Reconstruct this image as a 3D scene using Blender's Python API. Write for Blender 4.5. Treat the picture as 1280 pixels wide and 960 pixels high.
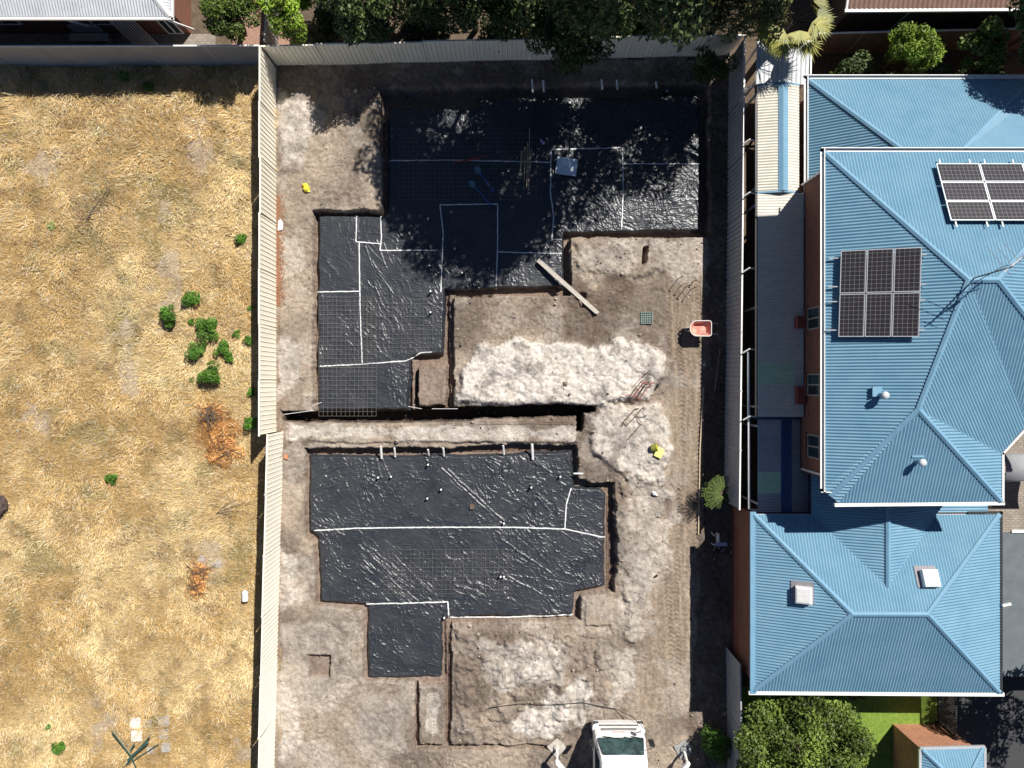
import bpy, bmesh, math, random
import numpy as np
from mathutils import Vector, Matrix
from math import radians as R, sin, cos, pi, tan, atan2, hypot

random.seed(7)
S = bpy.context.scene
for _o in list(bpy.data.objects):
    bpy.data.objects.remove(_o)
COL = S.collection

# ---------------------------------------------------------------- camera, sky, sun, exposure
CAMH = 32.0
FPX = 889.0                      # focal length in photograph pixels (1280 wide)
cd = bpy.data.cameras.new("camera"); cam = bpy.data.objects.new("camera", cd); COL.objects.link(cam)
cam.location = (0, 0, CAMH); cd.sensor_width = 36; cd.lens = 25.0; cd.clip_start = .5; cd.clip_end = 3000
S.camera = cam
SUNV = Vector((0.52, 0.68, 1.0)).normalized()      # towards the sun
elev = math.asin(SUNV.z); azim = atan2(SUNV.x, SUNV.y)
w = bpy.data.worlds.new("World"); S.world = w; w.use_nodes = True
nt = w.node_tree; nt.nodes.clear()
sky = nt.nodes.new("ShaderNodeTexSky"); sky.sky_type = 'NISHITA'; sky.sun_disc = False
sky.sun_elevation = elev; sky.sun_rotation = azim; sky.dust_density = .15; sky.air_density = .65; sky.ozone_density = 3.5
bg = nt.nodes.new("ShaderNodeBackground"); bg.inputs[1].default_value = 0.05
out = nt.nodes.new("ShaderNodeOutputWorld")
nt.links.new(sky.outputs[0], bg.inputs[0]); nt.links.new(bg.outputs[0], out.inputs[0])
sl = bpy.data.lights.new("sun", 'SUN'); sl.energy = 5.0; sl.angle = R(0.5); sl.color = (1, .955, .89)
so = bpy.data.objects.new("sun", sl); COL.objects.link(so); so.location = SUNV*60
so.rotation_euler = (-SUNV).to_track_quat('-Z', 'Y').to_euler()
S.view_settings.view_transform = 'Standard'; S.view_settings.look = 'None'
S.view_settings.exposure = 0.48; S.view_settings.gamma = 1
S.view_settings.use_curve_mapping = False
S.cycles.max_bounces = 5; S.cycles.diffuse_bounces = 3; S.cycles.glossy_bounces = 2; S.cycles.transparent_max_bounces = 6
S.cycles.sample_clamp_indirect = 6

# ---------------------------------------------------------------- helpers
def P(px, py, h=0.0):
    """photo pixel seen at height h above the ground -> world point"""
    return Vector(((px-640)/FPX*(CAMH-h), (480-py)/FPX*(CAMH-h), h))
def RP(px, py, p0, n, off=0.0):
    d = Vector(((px-640)/FPX, (480-py)/FPX, -1)); o = Vector((0, 0, CAMH)); p0 = p0+n*off
    return o+d*((p0-o).dot(n)/d.dot(n))

def mat(name, c1, c2=None, rough=.8, metal=0., spec=.5, scale=3., detail=4, bump=0., bscale=40., c3=None, stretch=None, f=(.35,.65), coat=0, attr=None):
    m = bpy.data.materials.new(name); m.use_nodes = True; t = m.node_tree; N = t.nodes; L = t.links
    b = N['Principled BSDF']; b.inputs['Roughness'].default_value = rough; b.inputs['Metallic'].default_value = metal
    b.inputs['Specular IOR Level'].default_value = spec; b.inputs['Coat Weight'].default_value = coat
    tc = N.new('ShaderNodeTexCoord'); src = tc.outputs['Object']
    if stretch:
        mp = N.new('ShaderNodeMapping'); mp.inputs['Scale'].default_value = stretch
        L.new(src, mp.inputs[0]); src = mp.outputs[0]
    colout = None
    if c2 is None: c2 = tuple(x*.88 for x in c1)
    nz = N.new('ShaderNodeTexNoise'); nz.inputs['Scale'].default_value = scale; nz.inputs['Detail'].default_value = detail
    nz.inputs['Roughness'].default_value = .72
    L.new(src, nz.inputs['Vector'])
    cr = N.new('ShaderNodeValToRGB'); e = cr.color_ramp.elements
    e[0].position = f[0]; e[1].position = f[1]; e[0].color = (*c1, 1); e[1].color = (*c2, 1)
    if c3: q = e.new(.5*(f[0]+f[1])); q.color = (*c3, 1)
    L.new(nz.outputs[0], cr.inputs[0]); colout = cr.outputs[0]
    if attr:
        at = N.new('ShaderNodeAttribute'); at.attribute_name = attr
        mx = N.new('ShaderNodeMix'); mx.data_type = 'RGBA'; mx.blend_type = 'MULTIPLY'; mx.inputs[0].default_value = 1
        L.new(at.outputs['Color'], mx.inputs[6]); L.new(colout, mx.inputs[7]); colout = mx.outputs[2]
    L.new(colout, b.inputs['Base Color'])
    if bump:
        n2 = N.new('ShaderNodeTexNoise'); n2.inputs['Scale'].default_value = bscale; n2.inputs['Detail'].default_value = 5
        L.new(src, n2.inputs['Vector'])
        bp = N.new('ShaderNodeBump'); bp.inputs['Strength'].default_value = bump; bp.inputs['Distance'].default_value = .05
        L.new(n2.outputs[0], bp.inputs['Height']); L.new(bp.outputs[0], b.inputs['Normal'])
    return m

def brick_mat(name, c1, c2, mortar, sc=1.0, vertical=True, axis='X', w_=.24, h_=.086, ms=.012):
    m = bpy.data.materials.new(name); m.use_nodes = True; t = m.node_tree; N = t.nodes; L = t.links
    b = N['Principled BSDF']; b.inputs['Roughness'].default_value = .9
    tc = N.new('ShaderNodeTexCoord'); sp = N.new('ShaderNodeSeparateXYZ'); cb = N.new('ShaderNodeCombineXYZ')
    L.new(tc.outputs['Object'], sp.inputs[0])
    ad = N.new('ShaderNodeMath'); ad.operation = 'ADD'
    L.new(sp.outputs['X'], ad.inputs[0]); L.new(sp.outputs['Y'], ad.inputs[1])
    if vertical:
        L.new(ad.outputs[0], cb.inputs[0]); L.new(sp.outputs['Z'], cb.inputs[1])
    else:
        L.new(sp.outputs['X'], cb.inputs[0]); L.new(sp.outputs['Y'], cb.inputs[1])
    br = N.new('ShaderNodeTexBrick'); br.inputs['Scale'].default_value = sc
    br.inputs['Brick Width'].default_value = w_; br.inputs['Row Height'].default_value = h_; br.inputs['Mortar Size'].default_value = ms
    br.inputs['Color1'].default_value = (*c1, 1); br.inputs['Color2'].default_value = (*c2, 1); br.inputs['Mortar'].default_value = (*mortar, 1)
    L.new(cb.outputs[0], br.inputs['Vector'])
    nz = N.new('ShaderNodeTexNoise'); nz.inputs['Scale'].default_value = 2.5; nz.inputs['Detail'].default_value = 5
    L.new(tc.outputs['Object'], nz.inputs['Vector'])
    mr = N.new('ShaderNodeMapRange'); mr.inputs[3].default_value = .72; mr.inputs[4].default_value = 1.2
    L.new(nz.outputs[0], mr.inputs[0])
    mx = N.new('ShaderNodeMix'); mx.data_type = 'RGBA'; mx.blend_type = 'MULTIPLY'; mx.inputs[0].default_value = 1
    L.new(br.outputs[0], mx.inputs[6]); L.new(mr.outputs[0], mx.inputs[7]); L.new(mx.outputs[2], b.inputs['Base Color'])
    return m

ORG = {}
def org(o):
    v = Vector((0, 0, 0))
    while o is not None:
        v = v+o.location; o = o.parent
    return v
def tag(o, label=None, cat=None, group=None, kind=None):
    if label: o['label'] = label
    if cat: o['category'] = cat
    if group: o['group'] = group
    if kind: o['kind'] = kind
    return o
def thing(name, label, cat, loc=(0, 0, 0), group=None):
    o = bpy.data.objects.new(name, None); COL.objects.link(o); o.location = loc; o.empty_display_size = .2
    return tag(o, label, cat, group)
def copy_tree(o, parent=None):
    c = o.copy(); COL.objects.link(c); c.parent = parent
    for ch in list(o.children): copy_tree(ch, c)
    return c

class MB:
    def __init__(s): s.v = []; s.f = []
    def add(s, vs, fs):
        k = len(s.v); s.v += [tuple(q) for q in vs]; s.f += [tuple(i+k for i in f) for f in fs]; return s
    def box(s, a, b):
        x0, y0, z0 = a; x1, y1, z1 = b
        return s.add([(x0,y0,z0),(x1,y0,z0),(x1,y1,z0),(x0,y1,z0),(x0,y0,z1),(x1,y0,z1),(x1,y1,z1),(x0,y1,z1)],
              [(0,3,2,1),(4,5,6,7),(0,1,5,4),(1,2,6,5),(2,3,7,6),(3,0,4,7)])
    def bar(s, p, q, wd, ht=None, up=Vector((0, 0, 1))):
        ht = ht or wd; p = Vector(p); q = Vector(q); d = (q-p).normalized()
        sd = d.cross(up)
        if sd.length < 1e-4: sd = Vector((1, 0, 0))
        sd.normalize(); u = sd.cross(d).normalized(); sd *= wd/2; u *= ht/2
        return s.add([p-sd-u, p+sd-u, p+sd+u, p-sd+u, q-sd-u, q+sd-u, q+sd+u, q-sd+u],
              [(0,3,2,1),(4,5,6,7),(0,1,5,4),(1,2,6,5),(2,3,7,6),(3,0,4,7)])
    def tube(s, pts, r, n=6, cap=True):
        pts = [Vector(p) for p in pts]; rs = r if isinstance(r, (list, tuple)) else [r]*len(pts)
        rings = []
        for i, p in enumerate(pts):
            d = (pts[min(i+1, len(pts)-1)]-pts[max(i-1, 0)]).normalized()
            a = d.cross(Vector((0, 0, 1)))
            if a.length < .05: a = d.cross(Vector((1, 0, 0)))
            a.normalize(); b = d.cross(a).normalized()
            rings.append([p+(a*cos(2*pi*k/n)+b*sin(2*pi*k/n))*rs[i] for k in range(n)])
        vs = [q for rg in rings for q in rg]; fs = []
        for i in range(len(pts)-1):
            for k in range(n): fs.append((i*n+k, i*n+(k+1) % n, (i+1)*n+(k+1) % n, (i+1)*n+k))
        if cap: fs.append(tuple(range(n))[::-1]); fs.append(tuple((len(pts)-1)*n+k for k in range(n)))
        return s.add(vs, fs)
    def lathe(s, c, prof, n=12):
        c = Vector(c); vs = []; fs = []
        for r, z in prof:
            for k in range(n): vs.append(c+Vector((r*cos(2*pi*k/n), r*sin(2*pi*k/n), z)))
        for i in range(len(prof)-1):
            for k in range(n): fs.append((i*n+k, i*n+(k+1) % n, (i+1)*n+(k+1) % n, (i+1)*n+k))
        fs.append(tuple(range(n))[::-1]); fs.append(tuple((len(prof)-1)*n+k for k in range(n)))
        return s.add(vs, fs)
    def prism(s, pts, z0, z1):
        n = len(pts); vs = [(p[0], p[1], z0) for p in pts]+[(p[0], p[1], z1) for p in pts]
        fs = [tuple(range(n))[::-1], tuple(range(n, 2*n))]+[(i, (i+1) % n, n+(i+1) % n, n+i) for i in range(n)]
        return s.add(vs, fs)
    def corr(s, poly, rib, pitch=.11, amp=.012, prof=(0, 1, 0, -1), lift=0.):
        """corrugated sheet over a planar 3D polygon; rib = 2D direction the ribs run in (plan) or 3D"""
        rib = Vector(rib if len(rib) == 3 else (*rib, 0)).normalized()
        poly = [Vector(p) for p in poly]
        nrm = Vector((0, 0, 0))
        for i in range(1, len(poly)-1): nrm += (poly[i]-poly[0]).cross(poly[i+1]-poly[0])
        nrm.normalize()
        if nrm.z < -1e-6: nrm = -nrm
        ud = rib.cross(nrm).normalized()
        if abs(nrm.z) > .2: ud.z = 0; ud.normalize()
        K = len(prof); st = pitch/K
        for i in range(1, len(poly)-1):
            tri = [poly[0], poly[i], poly[i+1]]
            us = [p.dot(ud) for p in tri]; k0 = math.floor(min(us)/st); k1 = math.ceil(max(us)/st)
            for k in range(k0, k1):
                a, b = k*st, (k+1)*st; q = tri
                for lim, sg in ((a, 1), (b, -1)):
                    o = []
                    for j in range(len(q)):
                        p0, p1 = q[j], q[(j+1) % len(q)]; d0 = (p0.dot(ud)-lim)*sg; d1 = (p1.dot(ud)-lim)*sg
                        if d0 >= 0: o.append(p0)
                        if d0*d1 < 0: o.append(p0+(p1-p0)*(d0/(d0-d1)))
                    q = o
                    if len(q) < 3: break
                if len(q) < 3: continue
                vs = []
                for p in q:
                    fr = (p.dot(ud)-a)/st; h0 = prof[k % K]; h1 = prof[(k+1) % K]
                    vs.append(p+nrm*(lift+amp*(h0+(h1-h0)*fr)))
                s.add(vs, [tuple(range(len(vs)))])
        return s
    def build(s, name, m, parent=None, local=False, smooth=False, bevel=0, loc=None):
        off = org(parent) if (parent is not None and not local) else Vector((0, 0, 0))
        if parent is None and loc is not None: off = Vector(loc)
        me = bpy.data.meshes.new(name)
        me.from_pydata([(v[0]-off.x, v[1]-off.y, v[2]-off.z) for v in s.v], [], s.f)
        me.materials.append(m)
        if smooth: me.polygons.foreach_set('use_smooth', [True]*len(me.polygons))
        me.update()
        o = bpy.data.objects.new(name, me); COL.objects.link(o); o.parent = parent
        if parent is None and loc is not None: o.location = loc
        if bevel:
            bm = bmesh.new(); bm.from_mesh(me)
            bmesh.ops.bevel(bm, geom=[e for e in bm.edges if len(e.link_faces) == 2 and e.calc_face_angle(0) > .5], offset=bevel, segments=2, affect='EDGES', profile=.6)
            bm.to_mesh(me); bm.free(); me.update()
        return o

# ---- numpy noise
def vn(x, y, scale, seed):
    rg = np.random.RandomState(seed); T = rg.rand(256, 256)
    u = x*scale+seed*3.17; v = y*scale+seed*7.31
    iu = np.floor(u).astype(int); iv = np.floor(v).astype(int); fu = u-iu; fv = v-iv
    fu = fu*fu*(3-2*fu); fv = fv*fv*(3-2*fv)
    a = T[iu & 255, iv & 255]; b = T[(iu+1) & 255, iv & 255]; c = T[iu & 255, (iv+1) & 255]; d = T[(iu+1) & 255, (iv+1) & 255]
    return (a*(1-fu)+b*fu)*(1-fv)+(c*(1-fu)+d*fu)*fv
def fbm(x, y, scale, seed, oc=4, gain=.5):
    s = 0; a = 1; t = 0
    for k in range(oc):
        s = s+a*vn(x, y, scale*2**k, seed+k*11); t += a; a *= gain
    return s/t
def sdf(x, y, poly):
    """signed distance to polygon, negative inside"""
    n = len(poly); d = np.full(x.shape, 1e9); ins = np.zeros(x.shape, bool)
    for i in range(n):
        ax, ay = poly[i]; bx, by = poly[(i+1) % n]; ex, ey = bx-ax, by-ay
        wx, wy = x-ax, y-ay; t = np.clip((wx*ex+wy*ey)/(ex*ex+ey*ey+1e-12), 0, 1)
        d = np.minimum(d, (wx-ex*t)**2+(wy-ey*t)**2)
        c = (ay > y) != (by > y)
        with np.errstate(divide='ignore', invalid='ignore'):
            xi = ax+(y-ay)*ex/(ey if ey != 0 else 1e-12)
        ins ^= c & (x < xi)
    d = np.sqrt(d); return np.where(ins, -d, d)
def seg(x, y, a, b):
    ex, ey = b[0]-a[0], b[1]-a[1]; wx, wy = x-a[0], y-a[1]
    t = np.clip((wx*ex+wy*ey)/(ex*ex+ey*ey+1e-12), 0, 1)
    return np.hypot(wx-ex*t, wy-ey*t), t
def sm(a, b, v):
    t = np.clip((v-a)/(b-a), 0, 1); return t*t*(3-2*t)
def W(pts, h=0): return [tuple(P(a, b, h)[:2]) for a, b in pts]

def grid_obj(name, xs, ys, Z, m, C=None, keep=None, smooth=True, parent=None):
    nx, ny = len(xs), len(ys); X, Y = np.meshgrid(xs, ys)
    co = np.stack([X, Y, Z], -1).reshape(-1, 3).astype(np.float32)
    idx = np.arange(nx*ny).reshape(ny, nx)
    q = np.stack([idx[:-1, :-1], idx[:-1, 1:], idx[1:, 1:], idx[1:, :-1]], -1).reshape(-1, 4)
    if keep is not None:
        kk = keep.reshape(-1); q = q[kk[q].all(1)]
        used = np.unique(q); rm = np.zeros(nx*ny, int); rm[used] = np.arange(len(used)); q = rm[q]; co = co[used]
        if C is not None: C = C.reshape(-1, 3)[used]
    me = bpy.data.meshes.new(name); me.vertices.add(len(co)); me.vertices.foreach_set('co', co.ravel())
    me.loops.add(q.size); me.loops.foreach_set('vertex_index', q.ravel().astype(np.int32))
    me.polygons.add(len(q)); me.polygons.foreach_set('loop_start', np.arange(0, q.size, 4, dtype=np.int32))
    me.polygons.foreach_set('use_smooth', np.full(len(q), smooth)); me.update(calc_edges=True)
    if C is not None:
        at = me.color_attributes.new('Col', 'FLOAT_COLOR', 'POINT'); c4 = np.ones((len(co), 4), np.float32)
        c4[:, :3] = C.reshape(-1, 3); at.data.foreach_set('color', c4.ravel())
    me.materials.append(m); o = bpy.data.objects.new(name, me); COL.objects.link(o); o.parent = parent
    return o

def tris_obj(name, co, m, nv=3, C=None, parent=None):
    """co: (n,nv,3) separate faces"""
    n = len(co); co = co.reshape(-1, 3).astype(np.float32)
    if parent is not None: co = co-np.array(org(parent), np.float32)
    me = bpy.data.meshes.new(name); me.vertices.add(len(co)); me.vertices.foreach_set('co', co.ravel())
    me.loops.add(len(co)); me.loops.foreach_set('vertex_index', np.arange(len(co), dtype=np.int32))
    me.polygons.add(n); me.polygons.foreach_set('loop_start', np.arange(0, len(co), nv, dtype=np.int32)); me.update(calc_edges=True)
    if C is not None:
        at = me.color_attributes.new('Col', 'FLOAT_COLOR', 'POINT'); c4 = np.ones((len(co), 4), np.float32)
        c4[:, :3] = np.repeat(C, nv, 0); at.data.foreach_set('color', c4.ravel())
    me.materials.append(m); o = bpy.data.objects.new(name, me); COL.objects.link(o); o.parent = parent
    return o

# ---------------------------------------------------------------- materials
M = {}
M['soil'] = mat('soil', (1.28,1.27,1.25), (.62,.60,.58), rough=.95, spec=.1, scale=5.5, detail=12, bump=1.0, bscale=8, attr='Col', f=(.34,.68))
M['field'] = mat('field_soil', (1.1,1.08,1.05), (.62,.58,.52), rough=.95, spec=.1, scale=7, detail=8, bump=.6, bscale=10, attr='Col', f=(.3,.7))
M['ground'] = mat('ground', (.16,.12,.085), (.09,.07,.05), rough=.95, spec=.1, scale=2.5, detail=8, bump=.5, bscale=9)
M['paving'] = brick_mat('paving', (.34,.29,.24), (.25,.215,.18), (.12,.10,.085), vertical=False, w_=.23, h_=.115, ms=.008)
M['asphalt'] = mat('asphalt', (.055,.056,.06), (.04,.04,.043), rough=.9, scale=20, bump=.2)
M['concrete'] = mat('concrete', (.42,.40,.37), (.32,.30,.28), rough=.9, scale=5, bump=.2)
M['lawn'] = mat('lawn', (.20,.30,.035), (.12,.20,.025), rough=.9, scale=6, bump=.5)
M['black_plastic'] = mat('black_plastic', (.024,.028,.035), (.044,.047,.054), rough=.37, spec=.55, scale=1.2, detail=6, bump=.22, bscale=17)
_t = M['black_plastic'].node_tree; _b = [n for n in _t.nodes if n.type == 'BUMP'][0]; _n = _b.inputs['Height'].links[0].from_node
_n.noise_type = 'RIDGED_MULTIFRACTAL'; _n.inputs['Scale'].default_value = 2.6; _n.inputs['Detail'].default_value = 4; _n.inputs['Distortion'].default_value = .6
_mp = _t.nodes.new('ShaderNodeMapping'); _mp.inputs['Rotation'].default_value = (0, 0, R(48)); _mp.inputs['Scale'].default_value = (1.0, 3.2, 1)
_tc = _t.nodes.new('ShaderNodeTexCoord'); _t.links.new(_tc.outputs['Object'], _mp.inputs[0]); _t.links.new(_mp.outputs[0], _n.inputs['Vector'])
_b.inputs['Strength'].default_value = .8; _b.inputs['Distance'].default_value = .03
M['tape'] = mat('tape', (.78,.78,.76), (.6,.61,.62), rough=.5, scale=4)
M['cream_fence'] = mat('cream_fence', (.93,.88,.73), (.87,.82,.68), rough=.5, scale=1.2, spec=.5)
M['grey_fence'] = mat('grey_fence', (.36,.37,.39), (.30,.31,.33), rough=.45, scale=1.2)
M['white'] = mat('white_paint', (.82,.81,.78), (.74,.73,.70), rough=.4, scale=3)
M['pvc'] = mat('white_plastic', (.78,.78,.76), (.66,.66,.65), rough=.4, scale=6)
M['blue_roof'] = mat('blue_roof', (.115,.245,.35), (.18,.325,.425), rough=.5, scale=.9, detail=9, spec=.25, f=(.25,.75))
M['blue_trim'] = mat('blue_trim', (.13,.27,.39), (.16,.31,.43), rough=.7, scale=2)
M['deep_blue'] = mat('deep_blue', (.02,.07,.20), (.016,.055,.16), rough=.4, scale=2)
M['zinc'] = mat('zinc', (.58,.60,.62), (.46,.48,.50), rough=.38, scale=1.5, detail=6)
M['cream_sheet'] = mat('cream_sheet', (.70,.66,.56), (.60,.57,.49), rough=.5, scale=1.1, detail=6)
M['grey_sheet'] = mat('grey_sheet', (.42,.44,.46), (.34,.36,.38), rough=.5, scale=1.3, detail=6)
M['green_sheet'] = mat('green_sheet', (.55,.74,.50), (.48,.66,.44), rough=.4, scale=3)
M['brick'] = brick_mat('red_brick', (.27,.09,.05), (.19,.065,.038), (.20,.13,.10))
M['frame'] = mat('window_frame', (.34,.31,.26), (.28,.26,.22), rough=.5)
M['orange_brick'] = brick_mat('orange_brick', (.52,.20,.085), (.42,.15,.065), (.50,.33,.24), w_=.24, h_=.1, ms=.014)
M['brown_roof'] = mat('brown_roof', (.24,.14,.10), (.17,.10,.07), rough=.7, scale=3)
M['brown_fence'] = mat('brown_fence', (.20,.14,.10), (.15,.10,.075), rough=.6, scale=2)
M['dark'] = mat('dark_metal', (.03,.032,.035), (.02,.02,.022), rough=.5)
M['black'] = mat('black_rubber', (.015,.015,.016), (.01,.01,.01), rough=.8)
M['glass'] = mat('dark_glass', (.02,.035,.045), (.03,.05,.06), rough=.08, spec=.8, scale=1)
M['alu'] = mat('aluminium', (.72,.73,.74), (.62,.63,.64), rough=.3, metal=.4, scale=3)
M['steel'] = mat('steel', (.22,.21,.20), (.14,.12,.10), rough=.55, metal=.3, scale=8)
M['meshsteel'] = mat('mesh_steel', (.24,.23,.21), (.17,.16,.15), rough=.6, metal=.2, scale=4)
M['rust'] = mat('rusty_steel', (.16,.07,.045), (.08,.045,.03), rough=.8, scale=12)
M['redsteel'] = mat('red_oxide', (.42,.06,.05), (.25,.05,.04), rough=.7, scale=10)
M['timber'] = mat('timber', (.52,.42,.29), (.38,.30,.20), rough=.8, scale=5, stretch=(1,8,1))
M['weathered'] = mat('weathered_timber', (.50,.46,.40), (.36,.33,.29), rough=.85, scale=5)
M['bark'] = mat('bark', (.16,.12,.09), (.08,.06,.045), rough=.95, scale=8, bump=.4)
M['barrow_red'] = mat('barrow_red', (.62,.17,.12), (.60,.42,.33), rough=.6, scale=3.5, f=(.4,.62), detail=6)
M['shovel_blue'] = mat('shovel_blue', (.03,.12,.42), (.04,.16,.50), rough=.4)
M['shovel_steel'] = mat('shovel_steel', (.18,.28,.32), (.12,.20,.24), rough=.45, metal=.2, scale=9)
M['yellow'] = mat('yellow_plastic', (.80,.68,.05), (.72,.60,.04), rough=.45, scale=4)
M['pale_yellow'] = mat('pale_yellow_plastic', (.86,.82,.28), (.8,.75,.2), rough=.5, scale=4)
M['olive'] = mat('olive_plastic', (.30,.30,.05), (.2,.2,.03), rough=.6, scale=8)
M['foam'] = mat('foam_board', (.66,.76,.86), (.74,.82,.88), rough=.5, scale=3)
M['crate'] = mat('crate_grey_green', (.22,.28,.26), (.17,.22,.21), rough=.7)
M['lilac'] = mat('lilac_plastic', (.40,.38,.66), (.48,.48,.70), rough=.5)
M['darkgreen_metal'] = mat('dark_green_metal', (.03,.075,.06), (.05,.11,.09), rough=.5, scale=6)
M['flash'] = mat('lead_flashing', (.20,.19,.21), (.26,.24,.26), rough=.7, scale=6)
M['carport'] = mat('carport_grey', (.13,.15,.165), (.10,.12,.13), rough=.6, scale=2)
M['brass'] = mat('pump_grey', (.35,.36,.36), (.22,.22,.22), rough=.6, scale=7)
M['terracotta'] = mat('dull_red_paint', (.30,.06,.045), (.2,.05,.04), rough=.6, scale=5)

def leafmat(name, a, b, tr=.25):
    m = mat(name, a, b, rough=.55, scale=1.6, detail=4, f=(.36,.64), spec=.35, attr='Col')
    return m
M['leaf_dark'] = leafmat('leaf_dark', (.042,.068,.020), (.075,.110,.032))
M['leaf_olive'] = leafmat('leaf_olive', (.11,.125,.05), (.19,.19,.08))
M['leaf_mid'] = leafmat('leaf_mid', (.10,.17,.025), (.16,.24,.04))
M['leaf_garden'] = leafmat('leaf_garden', (.11,.175,.03), (.19,.26,.05))
M['leaf_bright'] = leafmat('leaf_bright', (.20,.34,.025), (.30,.44,.05))
M['leaf_yellow'] = leafmat('leaf_yellow', (.17,.19,.04), (.28,.26,.05))
M['leaf_bush'] = leafmat('leaf_bush', (.065,.17,.02), (.11,.24,.03))
M['leaf_dry'] = leafmat('leaf_dry', (.42,.20,.07), (.62,.36,.15))
M['straw'] = mat('straw', (1,1,1), (.8,.8,.8), rough=.7, spec=.25, scale=2, attr='Col')

def panel_mat():
    m = bpy.data.materials.new('solar_cells'); m.use_nodes = True; t = m.node_tree; N = t.nodes; L = t.links
    b = N['Principled BSDF']; b.inputs['Roughness'].default_value = .22
    tc = N.new('ShaderNodeTexCoord'); sp = N.new('ShaderNodeSeparateXYZ'); L.new(tc.outputs['Object'], sp.inputs[0])
    outs = []
    for ax, pitch in (('X', .158), ('Y', .158)):
        d = N.new('ShaderNodeMath'); d.operation = 'DIVIDE'; d.inputs[1].default_value = pitch; L.new(sp.outputs[ax], d.inputs[0])
        fr = N.new('ShaderNodeMath'); fr.operation = 'FRACT'; L.new(d.outputs[0], fr.inputs[0])
        lt = N.new('ShaderNodeMath'); lt.operation = 'LESS_THAN'; lt.inputs[1].default_value = .05; L.new(fr.outputs[0], lt.inputs[0]); outs.append(lt)
    mx = N.new('ShaderNodeMath'); mx.operation = 'MAXIMUM'; L.new(outs[0].outputs[0], mx.inputs[0]); L.new(outs[1].outputs[0], mx.inputs[1])
    nz = N.new('ShaderNodeTexNoise'); nz.inputs['Scale'].default_value = 5; nz.inputs['Detail'].default_value = 6; L.new(tc.outputs['Object'], nz.inputs[0])
    cr = N.new('ShaderNodeValToRGB'); cr.color_ramp.elements[0].color = (.016,.015,.02, 1); cr.color_ramp.elements[1].color = (.045,.04,.042, 1); L.new(nz.outputs[0], cr.inputs[0])
    mi = N.new('ShaderNodeMix'); mi.data_type = 'RGBA'; L.new(mx.outputs[0], mi.inputs[0]); L.new(cr.outputs[0], mi.inputs[6]); mi.inputs[7].default_value = (.24,.235,.23, 1)
    L.new(mi.outputs[2], b.inputs['Base Color']); return m
M['cells'] = panel_mat()

# ---------------------------------------------------------------- terrain: building site
PX = 1/27.78      # metres per photograph pixel on the ground
U_SLAB = [(484,133),(594,133),(598,120),(780,120),(845,117),(872,115),(877,125),(877,290),(706,293),(706,360),(557,364),(555,443),(515,447),(511,514),(396,516),(396,268),(477,268),(484,262)]
L_SLAB = [(386,569),(600,568),(716,563),(718,608),(750,609),(757,616),(756,733),(743,736),(718,741),(716,770),(562,773),(553,779),(553,848),(459,848),(458,757),(400,752),(397,672),(386,664)]
U_PIT = [(475,110),(600,106),(888,102),(888,293),(882,297),(714,297),(714,370),(566,372),(567,510),(520,512),(515,523),(389,523),(389,262),(473,262),(476,256)]
L_PIT = [(380,561),(480,559),(560,560),(640,554),(722,556),(724,598),(768,604),(771,650),(769,742),(727,747),(726,778),(565,780),(563,853),(452,853),(452,764),(393,758),(390,680),(380,672)]
GS = .045
site_x = np.arange(-11.15, 10.25, GS); site_y = np.arange(-21.0, 14.9, GS)
X, Y = np.meshgrid(site_x, site_y)
wx = X+(fbm(X, Y, 2.2, 3, 3)-.5)*.16+(fbm(X, Y, 9, 5, 2)-.5)*.06
wy = Y+(fbm(X, Y, 2.2, 8, 3)-.5)*.16+(fbm(X, Y, 9, 9, 2)-.5)*.06
rough_e = sm(3.0, 3.6, X)*sm(-3.2, -2.7, -abs(Y+5.5))     # ragged east side of the southern pit
wxr = X+(fbm(X, Y, 1.6, 13, 4)-.5)*.75; wyr = Y+(fbm(X, Y, 1.6, 18, 4)-.5)*.75
Z = (fbm(X, Y, .35, 21, 3)-.5)*.16+(fbm(X, Y, 1.6, 24, 4)-.5)*.13+(fbm(X, Y, 6, 25, 3)-.5)*.06-.05*np.clip(1-np.abs(fbm(X, Y, 1.5, 26, 4)-.5)*22, 0, 1)*sm(.45, .6, fbm(X, Y, .6, 27, 3))
brown_t = fbm(X, Y, .5, 31, 5)
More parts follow.
